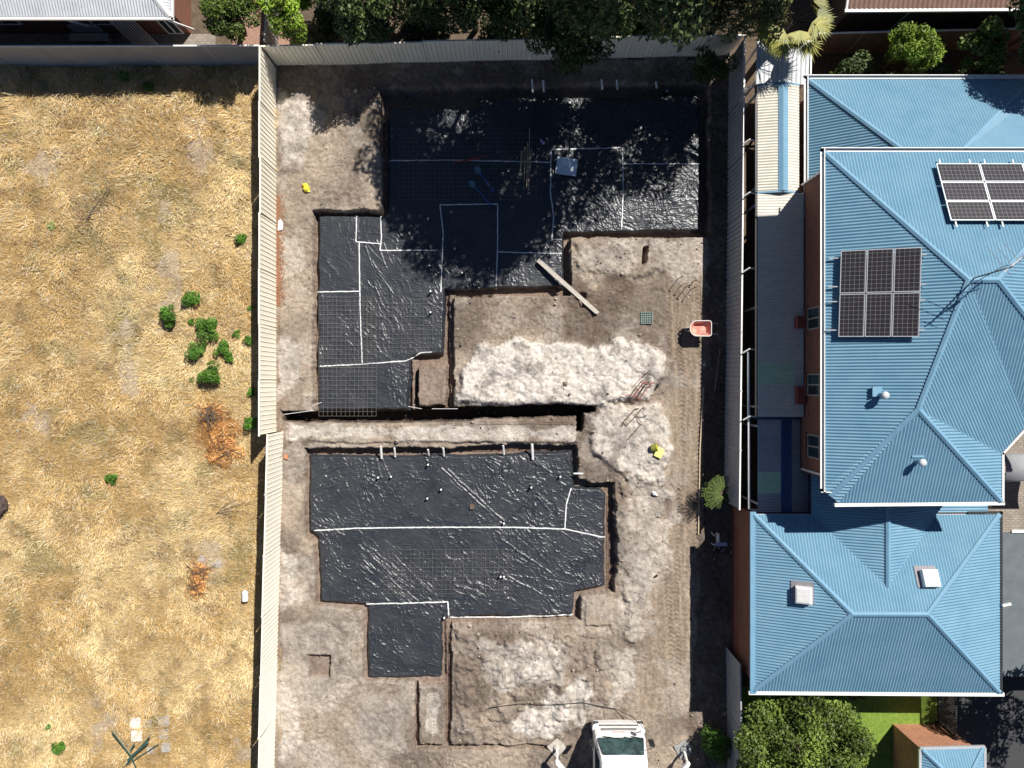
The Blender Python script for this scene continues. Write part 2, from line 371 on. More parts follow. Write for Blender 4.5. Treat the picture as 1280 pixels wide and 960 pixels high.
# colour: 0 = brown, 1 = white sand
Wh = sm(.54, .64, fbm(X*1.1, Y*1.1, .75, 41, 6, .6))*.22
def blob(poly, soft, amp=1.0, wob=.5, seed=51):
    ww = (fbm(X, Y, 1.1, seed, 6, .62)-.5)*2.4*wob; soft = soft*.45
    return sm(soft, -soft, sdf(X, Y, W(poly))+ww)*amp
MOUND = [(575,470),(600,432),(640,426),(700,424),(740,434),(790,422),(822,436),(830,470),(812,500),(725,505),(570,503)]
MOUND2 = [(728,512),(820,505),(840,560),(830,600),(800,600),(765,590),(740,560)]
RPAD = [(570,787),(715,787),(722,800),(770,800),(775,870),(700,925),(570,928)]
white = np.maximum.reduce([
    blob(MOUND, .22, 1.0, .45, 51), blob(MOUND2, .3, .72, .6, 52), blob([(365,532),(720,535),(718,550),(360,548)], .15, .6, .3, 53),
    blob([(346,112),(385,115),(400,160),(382,205),(350,210)], .5, .5, .8, 54), blob([(345,290),(385,300),(372,345),(350,350)], .3, .3, .5, 55),
    blob([(345,420),(375,430),(372,480),(347,500)], .3, .5, .4, 56), blob([(350,690),(370,700),(385,745),(352,760)], .3, .55, .6, 57),
    blob([(350,780),(395,770),(440,800),(430,870),(360,900)], .5, .3, .9, 58), blob([(350,840),(372,880),(380,930),(350,960)], .3, .5, .4, 59),
    blob([(600,805),(690,800),(708,830),(640,870),(600,850)], .4, .65, .8, 60), blob([(655,880),(730,840),(750,890),(680,925),(640,915)], .4, .85, .9, 61),
    blob([(752,812),(792,808),(800,860),(762,880)], .3, .5, .6, 62), blob([(780,600),(835,600),(835,690),(800,740),(775,700)], .4, .42, 1.0, 63),
    blob([(822,300),(880,300),(884,360),(835,350)], .4, .4, .7, 64), blob([(720,302),(800,300),(790,345),(725,340)], .3, .35, .7, 65),
    blob([(524,458),(558,458),(558,505),(524,505)], .15, .45, .2, 66), blob([(532,865),(548,865),(548,920),(532,915)], .12, .6, .2, 67),
    blob([(440,860),(500,880),(505,935),(450,950)], .4, .28, .9, 68), blob([(770,690),(830,690),(800,800),(760,790)], .4, .45, .9, 69),
    blob([(680,800),(730,790),(700,850),(660,850)], .4, .45, .9, 70)])
Wh = np.maximum(Wh, white)
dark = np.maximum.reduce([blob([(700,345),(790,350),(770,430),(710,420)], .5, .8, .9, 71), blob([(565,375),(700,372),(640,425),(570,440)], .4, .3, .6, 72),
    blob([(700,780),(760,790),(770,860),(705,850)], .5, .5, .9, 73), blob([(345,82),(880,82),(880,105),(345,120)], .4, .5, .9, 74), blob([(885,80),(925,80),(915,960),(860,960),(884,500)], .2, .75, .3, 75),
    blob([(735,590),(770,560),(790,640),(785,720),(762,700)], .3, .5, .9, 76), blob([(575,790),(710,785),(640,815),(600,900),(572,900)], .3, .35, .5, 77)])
# mound heights
mnd = blob(MOUND, .55, 1., .3, 51); Z = Z+mnd*(.18+.40*fbm(X, Y, .9, 81, 5, .42)-.05*np.clip(1-np.abs(fbm(X, Y, 1.2, 181, 4)-.5)*16, 0, 1))
mnd = blob(MOUND2, .5, 1., .4, 52); Z = Z+mnd*(.08+.26*fbm(X, Y, 1.1, 83, 5, .46)-.045*np.clip(1-np.abs(fbm(X, Y, 1.4, 182, 4)-.5)*16, 0, 1))
mnd = blob(RPAD, .35, 1., .15, 61); Z = Z+mnd*(.04+.40*np.abs(fbm(X, Y, 1.1, 85, 6, .6)-.5)*2)
mnd = blob([(770,600),(835,600),(830,740),(790,800),(772,700)], .4, 1., .6, 63); Z = Z+mnd*(.32*fbm(X, Y, 1.1, 87, 6, .5))
mnd = blob([(720,303),(880,303),(880,345),(720,345)], .4, 1., .5, 63); Z = Z+mnd*(.26*fbm(X, Y, 1.5, 89, 6, .6))
Z = Z+blob([(348,110),(470,120),(470,250),(350,255)], .5, 1., .6, 63)*.3*(fbm(X, Y, .9, 91, 4)-.35)
# strip between the slabs
st = blob([(362,527),(722,527),(722,553),(362,553)], .12, 1., .1, 63); Z = Z*(1-st)+st*(.10+(fbm(X, Y, 3, 93, 3)-.5)*.10)
# vehicle track along the east: pressed flat, streaked
trk = blob([(826,300),(884,300),(882,480),(874,690),(858,700),(858,890),(800,890),(800,760),(838,690),(842,500)], .25, 1., .25, 78)
Z = Z*(1-trk*.75)+trk*(fbm(X*6, Y*.8, 1.5, 95, 3)-.5)*.05
tstreak = fbm(X*7, Y*.7, 1.2, 97, 4)
tyre = np.zeros_like(X)
for _tx, _ph in ((6.95, 0.), (8.35, 1.), (7.45, 2.)):
    _u = X-_tx-.12*np.sin(Y*.35+_ph)-(fbm(X*0, Y, .3, 98, 2)-.5)*.5; _m = sm(.17, .12, np.abs(_u))*trk*sm(.32, .5, fbm(X, Y, .5, 96, 3))
    Z = Z-_m*(.022+.022*np.sin((Y+np.abs(_u)*.9)*2*pi/.2)); tyre = np.maximum(tyre, _m*(.5+.5*np.sin((Y+np.abs(_u)*.9)*2*pi/.2)))
def pit(poly, depth, wob=0, wall=.10, tint=None):
    global Z, Wh
    ax = wx*(1-rough_e)+wxr*rough_e if wob else wx; ay = wy*(1-rough_e)+wyr*rough_e if wob else wy
    d = sdf(ax, ay, W(poly)); k = sm(0, -wall, d)
    Z = Z*(1-k)+k*(-depth+(fbm(X, Y, 4, 99, 3)-.5)*.03); return k
kU = pit(U_PIT, .72, 0, .07); kL = pit(L_PIT, .50, 1, .07)
def hole(px, depth, wall=.07): return pit(px, depth, 0, wall)
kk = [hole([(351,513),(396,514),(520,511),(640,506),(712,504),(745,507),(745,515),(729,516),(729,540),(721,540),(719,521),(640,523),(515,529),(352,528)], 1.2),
      hole([(555,778),(565,778),(565,925),(566,931),(690,931),(690,938),(517,938),(517,852),(524,852),(524,930),(555,930),(555,858),(524,858),(524,848),(555,848)], .34),
      hole([(384,819),(413,819),(413,849),(384,849)], .30, .05),
      hole([(512,448),(520,448),(520,514),(512,514)], .42), hole([(560,366),(568,366),(568,512),(560,512)], .42),
      hole([(802,306),(812,308),(810,330),(800,334)], .45, .15),
      hole([(723,366),(734,366),(733,385),(722,385)], .3, .12)]
# small raised blocks beside the southern pit
for pl, hh in (([(729,748),(765,748),(765,782),(731,784)], .08), ([(733,787),(760,785),(770,800),(734,800)], .02), ([(524,857),(554,857),(554,930),(524,930)], .04), ([(521,455),(559,455),(559,509),(521,509)], .06)):
    k = sm(.0, -.1, sdf(wx, wy, W(pl))); Z = Z*(1-k)+k*(hh+(fbm(X, Y, 4, 101, 3)-.5)*.05)
allk = np.clip(kU+kL+sum(kk), 0, 1)
# ledge at the foot of the east fence
led = sm(0, .1, X-(P(880,0).x+.0)+ (Y < 0)*0)*sm(P(0,690).y-.1, P(0,690).y, Y)*sm(P(0,478).y+.1, P(0,478).y, Y)
Z = Z-led*.10
edge_l = sm(-10.35, -10.6, X); Z = Z*(1-edge_l)
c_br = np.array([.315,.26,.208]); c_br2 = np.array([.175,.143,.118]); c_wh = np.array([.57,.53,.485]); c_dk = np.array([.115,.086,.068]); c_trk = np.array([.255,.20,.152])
t = sm(.35, .65, brown_t)[..., None]; C = c_br*t+c_br2*(1-t)
k = trk[..., None]*.7; C = C*(1-k)+(c_trk*(.5+1.0*tstreak[..., None]))*k
gr = fbm(X, Y, 3.5, 103, 5)
C = C*(1-.22*tyre[..., None])
k = np.clip(Wh*(.35+1.25*gr), 0, 1)[..., None]; C = C*(1-k)+c_wh*k
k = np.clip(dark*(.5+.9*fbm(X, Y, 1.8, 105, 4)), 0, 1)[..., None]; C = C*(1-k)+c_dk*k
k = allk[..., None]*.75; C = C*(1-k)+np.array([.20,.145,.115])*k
C = C*(.86+.28*fbm(X, Y, 7, 107, 3)[..., None]); C = C*(1-.42*(sm(.52, .66, fbm(X, Y, 1.4, 109, 6, .62))*Wh)[..., None])
_trench_shade = sm(.02, -.05, sdf(wx, wy, W([(351,513),(396,514),(520,511),(640,506),(712,504),(745,507),(745,515),(729,516),(729,540),(721,540),(719,521),(640,523),(515,529),(352,528)])))[..., None]
C = C*(1-_trench_shade)+np.array([.06,.045,.038])*_trench_shade  # shade of the deep trench painted into the soil colour, nearly black
SITE_Z = Z.copy()
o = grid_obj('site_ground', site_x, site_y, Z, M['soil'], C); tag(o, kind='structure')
def gz(x, y):
    i = int(round((x-site_x[0])/GS)); j = int(round((y-site_y[0])/GS))
    if 0 <= i < len(site_x) and 0 <= j < len(site_y): return float(SITE_Z[j, i])
    return 0.

# ---------------------------------------------------------------- terrain: dry field west of the fence
fx = np.arange(-25.0, -10.35, .09); fy = np.arange(-21.0, 14.7, .09)
X, Y = np.meshgrid(fx, fy)
FZ = (fbm(X, Y, .4, 121, 3)-.5)*.18+(fbm(X, Y, 2.4, 122, 4)-.5)*.12
e = sm(-10.9, -10.5, X); FZ = FZ*(1-e)-.03*e
def fieldcol(X, Y):
    a = fbm(X, Y, .35, 131, 5); b = fbm(X, Y, 1.7, 133, 4)
    c = np.array([.62,.425,.185])*np.ones(X.shape+(3,))
    k = sm(.45, .68, a)[..., None]; c = c*(1-k)+np.array([.78,.58,.29])*k
    k = (sm(.55, .75, b)*.6)[..., None]; c = c*(1-k)+np.array([.36,.245,.12])*k
    k = (sm(.60, .78, fbm(X, Y, .8, 135, 4))*.5)[..., None]; c = c*(1-k)+np.array([.25,.23,.10])*k
    return c
def bare(X, Y):
    r = 0
    for px, py, s in ((55,205,.8),(170,195,0),(248,178,1.0),(290,170,.5),(200,260,.5),(150,410,.6),(205,385,.7),(160,470,.5),(45,530,.6),(260,700,.7),(60,290,0),(300,320,.5),(130,910,.7),(300,950,.6),(210,330,.6)):
        if s: q = P(px, py); r = np.maximum(r, sm(s, s*.3, np.hypot((X-q.x), (Y-q.y)*.8)+(fbm(X, Y, 1.3, 137, 5, .6)-.5)*3.2+.1))
    return r
C = fieldcol(X, Y)*.62; k = (bare(X, Y)*.7)[..., None]; C = C*(1-k)+np.array([.42,.36,.30])*k
q = P(115, 262); k = (sm(1.4, .3, np.hypot(X-q.x, (Y-q.y)*.8)+(fbm(X, Y, 1.2, 139, 4)-.5)*1.5)*.5)[..., None]; C = C*(1-k)+np.array([.22,.17,.14])*k
o = grid_obj('field_ground', fx, fy, FZ, M['field'], C); tag(o, kind='structure')
def fz(x, y):
    i = int(round((x-fx[0])/.09)); j = int(round((y-fy[0])/.09))
    return float(FZ[min(max(j, 0), len(fy)-1), min(max(i, 0), len(fx)-1)])

# far ground sheet in a frame round the two terrains
g = MB()
x0, x1, y0, y1, B = -25.0, 10.2, -21.0, 14.6, 700
for a, b, c, d in ((-B, -B, B, y0), (-B, y1, B, B), (-B, y0, x0, y1), (x1, y0, B, y1)):
    g.add([(a, b, -.02), (c, b, -.02), (c, d, -.02), (a, d, -.02)], [(0, 1, 2, 3)])
tag(g.build('ground', M['ground']), kind='structure')
def slab(name, pts, z, m):
    b = MB(); b.prism([(p[0], p[1]) for p in pts], z-.1, z); return tag(b.build(name, m), kind='structure')
slab('paved_yard', [(19.9,-4.9),(19.9,2),(26,2),(26,-12.9),(20.1,-12.9)], .02, M['paving'])
slab('driveway', [(19.15,-12.95),(40,-12.95),(40,-30),(19.15,-30)], .03, M['asphalt'])
slab('lawn', [(13.6,-12.6),(19.1,-12.6),(19.1,-24),(10.2,-24),(10.2,-13.6),(13.6,-13.6)], .04, M['lawn'])
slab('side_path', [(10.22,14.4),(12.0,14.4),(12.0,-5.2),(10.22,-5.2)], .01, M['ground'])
slab('back_yard_soil', [(12.1,12.7),(26,12.7),(26,14.75),(12.1,14.75)], .015, M['ground'])
slab('leaf_litter_bed', [(-12.6,14.9),(-9.8,14.9),(-9.8,18.5),(-12.6,18.5)], .02, mat('leaf_litter', (.42,.24,.17), (.22,.13,.10), scale=14, detail=8, bump=.6, bscale=18))

# ---------------------------------------------------------------- dry grass (nobody could count it)
def dry_grass():
    rg = np.random.RandomState(5); n = 270000
    x = rg.uniform(-23.6, -10.72, n); y = rg.uniform(-17.8, 14.25, n)
    keepp = rg.rand(n) > bare(x, y)*.72
    dn = fbm(x, y, 1.2, 141, 4); keepp &= rg.rand(n) < .35+1.0*sm(.3, .6, dn)
    x, y = x[keepp], y[keepp]; n = len(x)
    ang = fbm(x, y, .5, 143, 3)*14+rg.normal(0, .75, n)
    tall = sm(9.0, 13.5, y)+.5*sm(.55, .7, fbm(x, y, .6, 145, 3))
    ln = rg.uniform(.07, .25, n)*(1+1.2*tall); tilt = np.clip(rg.normal(.32, .25, n), .02, 1.2)
    wd = rg.uniform(.012, .025, n)*(1+.25*tall)
    i = np.clip(((x-fx[0])/.09).astype(int), 0, len(fx)-1); j = np.clip(((y-fy[0])/.09).astype(int), 0, len(fy)-1); z = FZ[j, i]+rg.uniform(-.01, .10, n)
    dx, dy = np.cos(ang), np.sin(ang); hx = np.cos(tilt)*ln; hz = np.sin(tilt)*ln
    b0 = np.stack([x-dy*wd/2, y+dx*wd/2, z], -1); b1 = np.stack([x+dy*wd/2, y-dx*wd/2, z+.004], -1)
    tp = np.stack([x+dx*hx, y+dy*hx, z+hz], -1)
    C = fieldcol(x, y)*rg.uniform(.78, 1.42, n)[:, None]
    k = rg.rand(n) < .04; C[k] = np.array([.22,.24,.08])*rg.uniform(.7, 1.2, k.sum())[:, None]
    k = rg.rand(n) < .14; C[k] = np.array([.88,.78,.56])
    for px, py, r in ((272,545,1.35),(268,520,.9),(250,715,.65),(245,735,.55)):
        q = P(px, py); k = (np.hypot((x-q.x)*1.3, y-q.y)+rg.normal(0, .25, n)) < r*.85
        C[k] = np.array([.50,.23,.07])*rg.uniform(.6, 1.3, k.sum())[:, None]
    o = tris_obj('dry_grass', np.stack([b0, b1, tp], 1), M['straw'], 3, np.clip(C, 0, .95)); tag(o, kind='stuff')
dry_grass()

# ---------------------------------------------------------------- plastic membranes
def plastic(name, label, slab_px, z0, x_rng, y_rng, creases, strength, seed):
    xs = np.arange(x_rng[0], x_rng[1], .026); ys = np.arange(y_rng[0], y_rng[1], .026); X, Y = np.meshgrid(xs, ys)
    poly = W(slab_px, z0); d = sdf(X+(fbm(X, Y, 1.3, 151, 3)-.5)*.14, Y+(fbm(X, Y, 1.3, 153, 3)-.5)*.14, poly)
    Z = z0+(fbm(X, Y, .7, seed, 3)-.5)*.05+(fbm(X, Y, 2.5, seed+1, 3)-.5)*.022
    amp = strength(X, Y)
    wxx = X+(fbm(X, Y, .9, seed+2, 3)-.5)*1.6; wyy = Y+(fbm(X, Y, .9, seed+3, 3)-.5)*1.6
    for k, (an, fr, st, a) in enumerate(((-45, 5.0, 1.0, .032), (-62, 6.5, 1.5, .026), (-25, 5.5, 1.3, .022), (35, 6, 1.6, .014), (-50, 11, 2.5, .015), (80, 5, 1.4, .016))):
        c, s_ = cos(R(an)), sin(R(an)); u = wxx*c+wyy*s_; v = -wxx*s_+wyy*c
        n = fbm(u*st, v*fr, 1.0, seed+5+k, 2)
        rd = np.clip(1-np.abs(n-.5)*15, 0, 1)
        mk = sm(.45, .66, fbm(X, Y, .9, seed+20+k, 3))
        Z = Z+rd*a*amp*.62*(.3+mk)
    for (ax, ay, bx, by, wd, hh) in creases:
        a = P(ax, ay, z0); b = P(bx, by, z0); dd, t = seg(X+(fbm(X, Y, 1.5, seed+40, 2)-.5)*.12, Y+(fbm(X, Y, 1.5, seed+41, 2)-.5)*.12, a, b)
        Z = Z+np.clip(1-dd/(wd*.8*(1-.35*t)), 0, 1)*hh*1.0*(1-.4*t)
    Z = Z-sm(-.13, .0, d)*(.34 if z0 < -.27 else .2)
    root = thing(name, label, 'plastic sheet', (P(*slab_px[0], z0)))
    X2 = X-root.location.x; 
    o = grid_obj('membrane', xs, ys, Z, M['black_plastic'], None, d < 0.01)
    o.parent = root; o.location = -root.location
    def hz(x, y):
        i = int(round((x-xs[0])/.026)); j = int(round((y-ys[0])/.026)); return float(Z[min(max(j, 0), len(ys)-1), min(max(i, 0), len(xs)-1)])
    return root, hz
def strU(X, Y):
    q = sm(1.5, 3.5, X)*1.25+.75*sm(.35, .6, fbm(X, Y, .5, 161, 3)); return np.clip(.55+q, 0, 2.2)
def strL(X, Y): return .75+1.1*sm(.35, .65, fbm(X, Y, .6, 163, 3))
crU = []
rr = random.Random(3)
for i in range(34):   # radiating folds in the north-east corner
    ax, ay = rr.uniform(770, 850), rr.uniform(120, 200); an = R(rr.choice([rr.uniform(-70, -20), rr.uniform(-70, -20), rr.uniform(20, 60)])); l = rr.uniform(12, 45)
    crU.append((ax, ay, ax+cos(an)*l, ay-sin(an)*l, rr.uniform(.035, .06), rr.uniform(.015, .035)))
for i in range(14):
    an = R(-100-i*11); crU.append((858, 124, 858+cos(an)*60, 124-sin(an)*60, .05, .03))
for i in range(16):
    ax, ay = rr.uniform(455, 480), rr.uniform(300, 375); an = R(rr.uniform(-75, -40)); l = rr.uniform(15, 40)
    crU.append((ax, ay, ax+cos(an)*l, ay-sin(an)*l, .04, .028))
crL = [(560,587,630,652,.07,.06),(552,585,628,656,.05,.04),(632,652,700,590,.08,.04),(548,600,500,650,.06,.03),(625,672,695,722,.06,.05),(628,716,690,750,.06,.045),(628,716,712,730,.05,.035),(690,752,735,720,.05,.03),
       (500,600,440,625,.05,.03),(630,652,560,600,.04,.03),(476,597,470,570,.07,.06),(487,596,478,572,.05,.05),(535,600,500,596,.05,.03),(665,608,650,640,.06,.04),(665,608,700,590,.06,.03),(670,575,690,590,.08,.07),(676,582,660,572,.08,.06),(552,574,545,590,.06,.05),(537,582,530,570,.06,.05)]
for i in range(60):
    ax = 445+rr.uniform(0, 50); ay = 676+rr.uniform(0, 60); l = rr.uniform(40, 110); an = R(rr.uniform(-52, -33))
    bx, by = ax+cos(an)*l, ay-sin(an)*l
    if by < 770: crL.append((ax, ay, bx, by, rr.uniform(.03, .045), rr.uniform(.018, .035)))
for i in range(60):
    ax = 570+1.0*rr.uniform(0, 70)+rr.uniform(0, 100); ay = 600+rr.uniform(0, 120); l = rr.uniform(15, 55); an = R(rr.uniform(-60, -25))
    crL.append((ax, ay, ax+cos(an)*l, ay-sin(an)*l, rr.uniform(.03, .045), rr.uniform(.015, .03)))
for i in range(10):
    ax = 386+rr.uniform(0, 8); ay = 628+rr.uniform(0, 15); an = R(rr.uniform(-65, -50)); l = rr.uniform(20, 45)
    crL.append((ax, ay, ax+cos(an)*l, ay-sin(an)*l, .035, .022))
ZU, ZL = -.30, -.24
plU, hU = plastic('plastic_sheet', 'black plastic membrane over the large northern slab base, half in tree shade', U_SLAB, ZU, (-9.1, 8.9), (-1.8, 13.6), crU, strU, 171)
plL, hL = plastic('plastic_sheet', 'creased black plastic membrane over the southern slab base in full sun', L_SLAB, ZL, (-9.6, 4.6), (-13.8, -2.5), crL, strL, 191)
def tape(root, hz, z0, pts, wd=.055, seed=0):
    b = MB(); rg = random.Random(seed+int(pts[0][0])); prev = None; W0 = [P(a, c, z0) for a, c in pts]; path = []
    for a, c in zip(W0[:-1], W0[1:]):
        n = max(2, int((c-a).length/.12)); s_ = (c-a).cross(Vector((0, 0, 1))).normalized()
        for i in range(n+1): path.append(a.lerp(c, i/n)+s_*rg.uniform(-.008, .008))
    for k, p in enumerate(path):
        p.z = max(hz(p.x, p.y), hz(p.x+.03, p.y), hz(p.x, p.y+.03), hz(p.x-.03, p.y), hz(p.x, p.y-.03))+.008
    for p, q in zip(path[:-1], path[1:]):
        d = q-p
        if Vector((d.x, d.y)).length < 1e-4: continue
        b.bar(p, q, wd*rg.uniform(.75, 1.1), .006)
    b.build('tape_strip', M['tape'], root)
for pts in ([(484,201),(560,200),(640,202),(688,203)], [(689,188),(688,240),(692,270),(690,299),(705,300)], [(689,187),(778,185),(779,240),(777,287)], [(780,205),(875,205)],
            [(551,365),(553,320),(554,290),(550,256),(622,255),(622,310),(620,361)], [(623,315),(702,317)], [(446,270),(445,302),(476,305)], [(476,268),(477,298),(475,313),(547,313)],
            [(449,302),(450,380),(453,455)], [(397,365),(449,364)], [(397,458),(455,455),(508,451),(526,441),(540,440)]):
    tape(plU, hU, ZU, pts, .05)
for pts in ([(393,663),(450,660),(545,659),(640,659),(706,661),(757,672)], [(706,661),(708,630),(714,610)], [(458,755),(560,752),(561,772)], [(562,773),(640,773),(716,769)]):
    tape(plL, hL, ZL, pts, .06)

# reinforcing mesh sheets resting on the membranes
def remesh(name, label, px0, py0, px1, py1, hz, z0, r=.0045, pitch=.2):
    a = P(px0, py1, z0); b = P(px1, py0, z0); z = z0+.055
    m = MB(); nx = int((b.x-a.x)/pitch); ny = int((b.y-a.y)/pitch)
    for i in range(nx+1):
        x = a.x+i*pitch; m.bar((x, a.y, z), (x, a.y+ny*pitch, z), 2*r)
    for j in range(ny+1):
        y = a.y+j*pitch; m.bar((a.x, y, z+.007), (a.x+nx*pitch, y, z+.007), 2*r)
    o = m.build(name, M['meshsteel'], None, loc=(a.x, a.y, z)); tag(o, label, 'steel mesh', 'reinforcing mesh sheets lying on the plastic')
remesh('reinforcing_mesh', 'rusty steel mesh sheet on black plastic in southwest corner of northern slab', 399, 366, 472, 520, hU, ZU, .0042)
remesh('reinforcing_mesh', 'steel mesh sheet on sunlit plastic beside the vertical tape, east part of west arm', 458, 370, 550, 440, hU, ZU, .0028)
remesh('reinforcing_mesh', 'steel mesh sheet in deep tree shade on the middle of northern slab', 500, 165, 680, 250, hU, ZU, .0032)
remesh('reinforcing_mesh', 'steel mesh sheet on shiny crumpled plastic in east end of northern slab', 783, 208, 868, 240, hU, ZU, .0032)
remesh('reinforcing_mesh', 'steel mesh sheet lying on the middle of the creased southern slab', 480, 684, 640, 742, hL, ZL, .0036)

# trench bars running along the slab edges
def bars(label, lines, z):
    b = MB()
    for (ax, ay, bx, by, n, sp) in lines:
        a = P(ax, ay, z); c = P(bx, by, z); s_ = (c-a).cross(Vector((0, 0, 1))).normalized()
        for k in range(n):
            o_ = s_*sp*(k-(n-1)/2); b.bar(a+o_, c+o_, .014)
        L_ = (c-a).length; m_ = int(L_/.9)
        for k in range(m_):
            p = a.lerp(c, (k+.5)/m_); b.bar(p-s_*sp*(n-1)/2, p+s_*sp*(n-1)/2, .01)
    c0 = P(lines[0][0], lines[0][1], z)
    tag(b.build('trench_mesh', M['rust'], None, loc=c0), label, 'steel bars', 'trench mesh along slab edges')
bars('rusty bars in the trench along the west edge of the southern slab', [(383.2,575,383.2,665,2,.1)], -.44)
bars('rusty bars along the step at the southwest corner of the southern slab', [(394.5,690,394.5,752,2,.1)], -.44)
bars('rusty bars in the trench west of the northern slab', [(392,275,392,505,3,.08)], -.66)
bars('rusty bars in the trench between northern slab and white sand heap', [(563,375,563,505,3,.08)], -.66)
bars('rusty bars along the south edge of the southern slab above the earth pad', [(570,777,715,775,3,.08)], -.44)
bars('rusty bars in the trench along the east edge of the southern slab', [(762,620,762,738,3,.09)], -.44)
bars('rusty bars lying on the pale strip between the two slabs', [(600,526.5,718,526.5,3,.1)], .17)
bars('long rusty bars on the north edge of the southern slab trench', [(395,564.5,700,561,2,.08)], -.44)
bars('rusty bars in the trench beside the narrow earth pad', [(560.5,790,560.5,925,2,.09)], -.24)
bars('rusty bars in the trench west of the narrow earth pad', [(520.5,860,520.5,925,2,.06)], -.24)

# ---------------------------------------------------------------- boundary fences of steel sheet
def fence(name, label, A, B, h, m, panel=2.37, amp=.028, pitch=.20, capm=None, group=None, z0=-.05, wave=(0, 0, 0, 1, 0, 0, 0, 0), wig=.0, post=True):
    A = Vector((A[0], A[1], 0)); B = Vector((B[0], B[1], 0)); L_ = (B-A).length; d = (B-A).normalized(); n = Vector((-d.y, d.x, 0))
    root = thing(name, label, 'fence', A, group); k = max(1, round(L_/panel)); sg = 1 if n.dot(A) < 0 else -1; pl = L_/k; rg = random.Random(int(abs(A.x*100)))
    for i in range(k):
        a = A+d*(i*pl+.012); b = A+d*((i+1)*pl-.012); lean = n*rg.uniform(-wig, wig); hh = h-.03
        s = MB(); st = pitch/len(wave); cnt = int((b-a).length/st); prev = None
        for j in range(cnt+1):
            o_ = n*sg*amp*wave[j % len(wave)]
            p = a+d*(j*st)+o_; q = p+Vector((0, 0, hh))+lean; p = p+Vector((0, 0, z0)); pm = (p+q)/2
            if prev: s.add([prev[0], p, q, prev[1]], [(0, 1, 2, 3)])
            prev = (p, q)
        s.build('fence_panel', m, root)
        s = MB(); s.bar(a-d*.028+Vector((0, 0, h))+lean, b+d*.028+Vector((0, 0, h))+lean, .06, .05); s.build('top_rail', capm or m, root)
        s = MB(); s.bar(a+Vector((0, 0, .03))-n*sg*.035, b+Vector((0, 0, .03))-n*sg*.035, .045, .05); s.build('bottom_rail', m, root)
        if post and i:
            s = MB(); c = A+d*(i*pl)-n*sg*.045; s.bar(c+Vector((0, 0, z0)), c+Vector((0, 0, h-.04)), .06, .05, up=d); s.build('post', capm or m, root)
    return root
zf = 2.1
fence('boundary_fence', 'cream ribbed steel fence beside the dry grass, northern run', P(324.5, 57, zf), P(324.5, 545, zf), zf, M['cream_fence'], wig=.03)
fence('boundary_fence', 'cream ribbed steel fence beside the dry grass, southern run set slightly east', P(334, 543, zf), P(321.5, 1000, zf), zf, M['cream_fence'], wig=.04)
fence('boundary_fence', 'cream ribbed steel fence across the back of the site under the trees', P(327, 57, 1.9), P(931, 43, 1.9), 1.9, M['cream_fence'], wig=.03)
fence('boundary_fence', 'grey steel fence with white capping behind the dry grass field', P(-160, 58, 1.9), P(323, 57, 1.9), 1.9, M['grey_fence'], pitch=.09, amp=.008, capm=M['white'])
fence('boundary_fence', 'grey corrugated fence with bright white capping between building site and blue roofed house', P(931, 46, zf), P(924.5, 637, zf), zf, M['grey_fence'], amp=.04, pitch=.2, capm=M['white'], wave=(0, .5, 1, .5))
fence('boundary_fence', 'short grey corrugated fence between site and front garden tree', P(925.5, 830, 2.0), P(928, 1000, 2.0), 2.0, M['grey_fence'], amp=.03, pitch=.2, wave=(0, .5, 1, .5))
fence('boundary_fence', 'brown steel fence with white capping behind the back garden of the blue roofed house', P(1015, 42, 1.9), P(1420, 32, 1.9), 1.9, M['brown_fence'], capm=M['white'])
fence('boundary_fence', 'low white topped fence between the two trees behind back fence', (-10.55, 14.6), (-10.3, 19), 1.7, M['grey_fence'], capm=M['white'])

# ---------------------------------------------------------------- the blue roofed house
house = thing('brick_house', 'red brick house with blue corrugated hip roofs on two levels, east of the building site', 'house', (12.1, -4, 0))
EU = 5.5
A_ = P(1030, 190, EU); P1 = Vector((15.78, 3.60, 7.43)); P2 = Vector((16.8, 3.60, 7.43)); NEc = Vector((22.3, A_.y, EU)); SEc = Vector((22.3, -1.5, EU))
Vend = Vector((19.22, -1.5, EU)); E1 = P(1252, 567, EU); Q = P(1148, 512, 6.79); SE = P(1252, 627, EU); SJ = P(1048, 629, EU); SJ2 = P(1048, 612, EU); SW = P(1030, 611, EU)
WALLX = 12.0
def roof_part(name, polys, m=None, parent=house, pitch=.118, amp=.016, nm='roof'):
    b = MB()
    for poly, rib in polys: b.corr(poly, rib, pitch, amp)
    return b.build(nm, m or M['blue_roof'], parent)
up = roof_part('roof', [([A_, P1, Q], (1, 0)), ([A_, Q, SW], (1, 0)), ([SW, Q, SJ], (1, 0)), ([A_, NEc, P2, P1], (0, 1)), ([P1, P2, SEc, Vend], (0, 1)), ([P1, Vend, E1, Q], (.55, -.83)),
                         ([Q, E1, SE], (1, 0)), ([SJ, SE, Q], (0, 1)), ([P2, NEc, SEc], (1, 0))])
def cap(lines, parent, wd=.26, m=None, up=.035, name='ridge_cap'):
    for a, c in lines:
        b = MB(); a = Vector(a); c = Vector(c); d = (c-a).normalized(); s = d.cross(Vector((0, 0, 1))).normalized()*wd/2; z = Vector((0, 0, up)); dr = Vector((0, 0, -wd*.16))
        b.add([a-s+dr+z, a+z*1.6-s*.15, a+z*1.6+s*.15, a+s+dr+z, c-s+dr+z, c+z*1.6-s*.15, c+z*1.6+s*.15, c+s+dr+z], [(0, 1, 5, 4), (1, 2, 6, 5), (2, 3, 7, 6)])
        b.build(name, m or M['blue_trim'], parent)
cap([(A_, P1), (P1, P2), (P2, NEc), (P2, SEc), (P1, Q), (Q, SJ+Vector((-.3, .25, 0))), (Q, SE)], up, .20)
cap([(P1, Vend), (Q, E1)], up, .14, up=-.0)
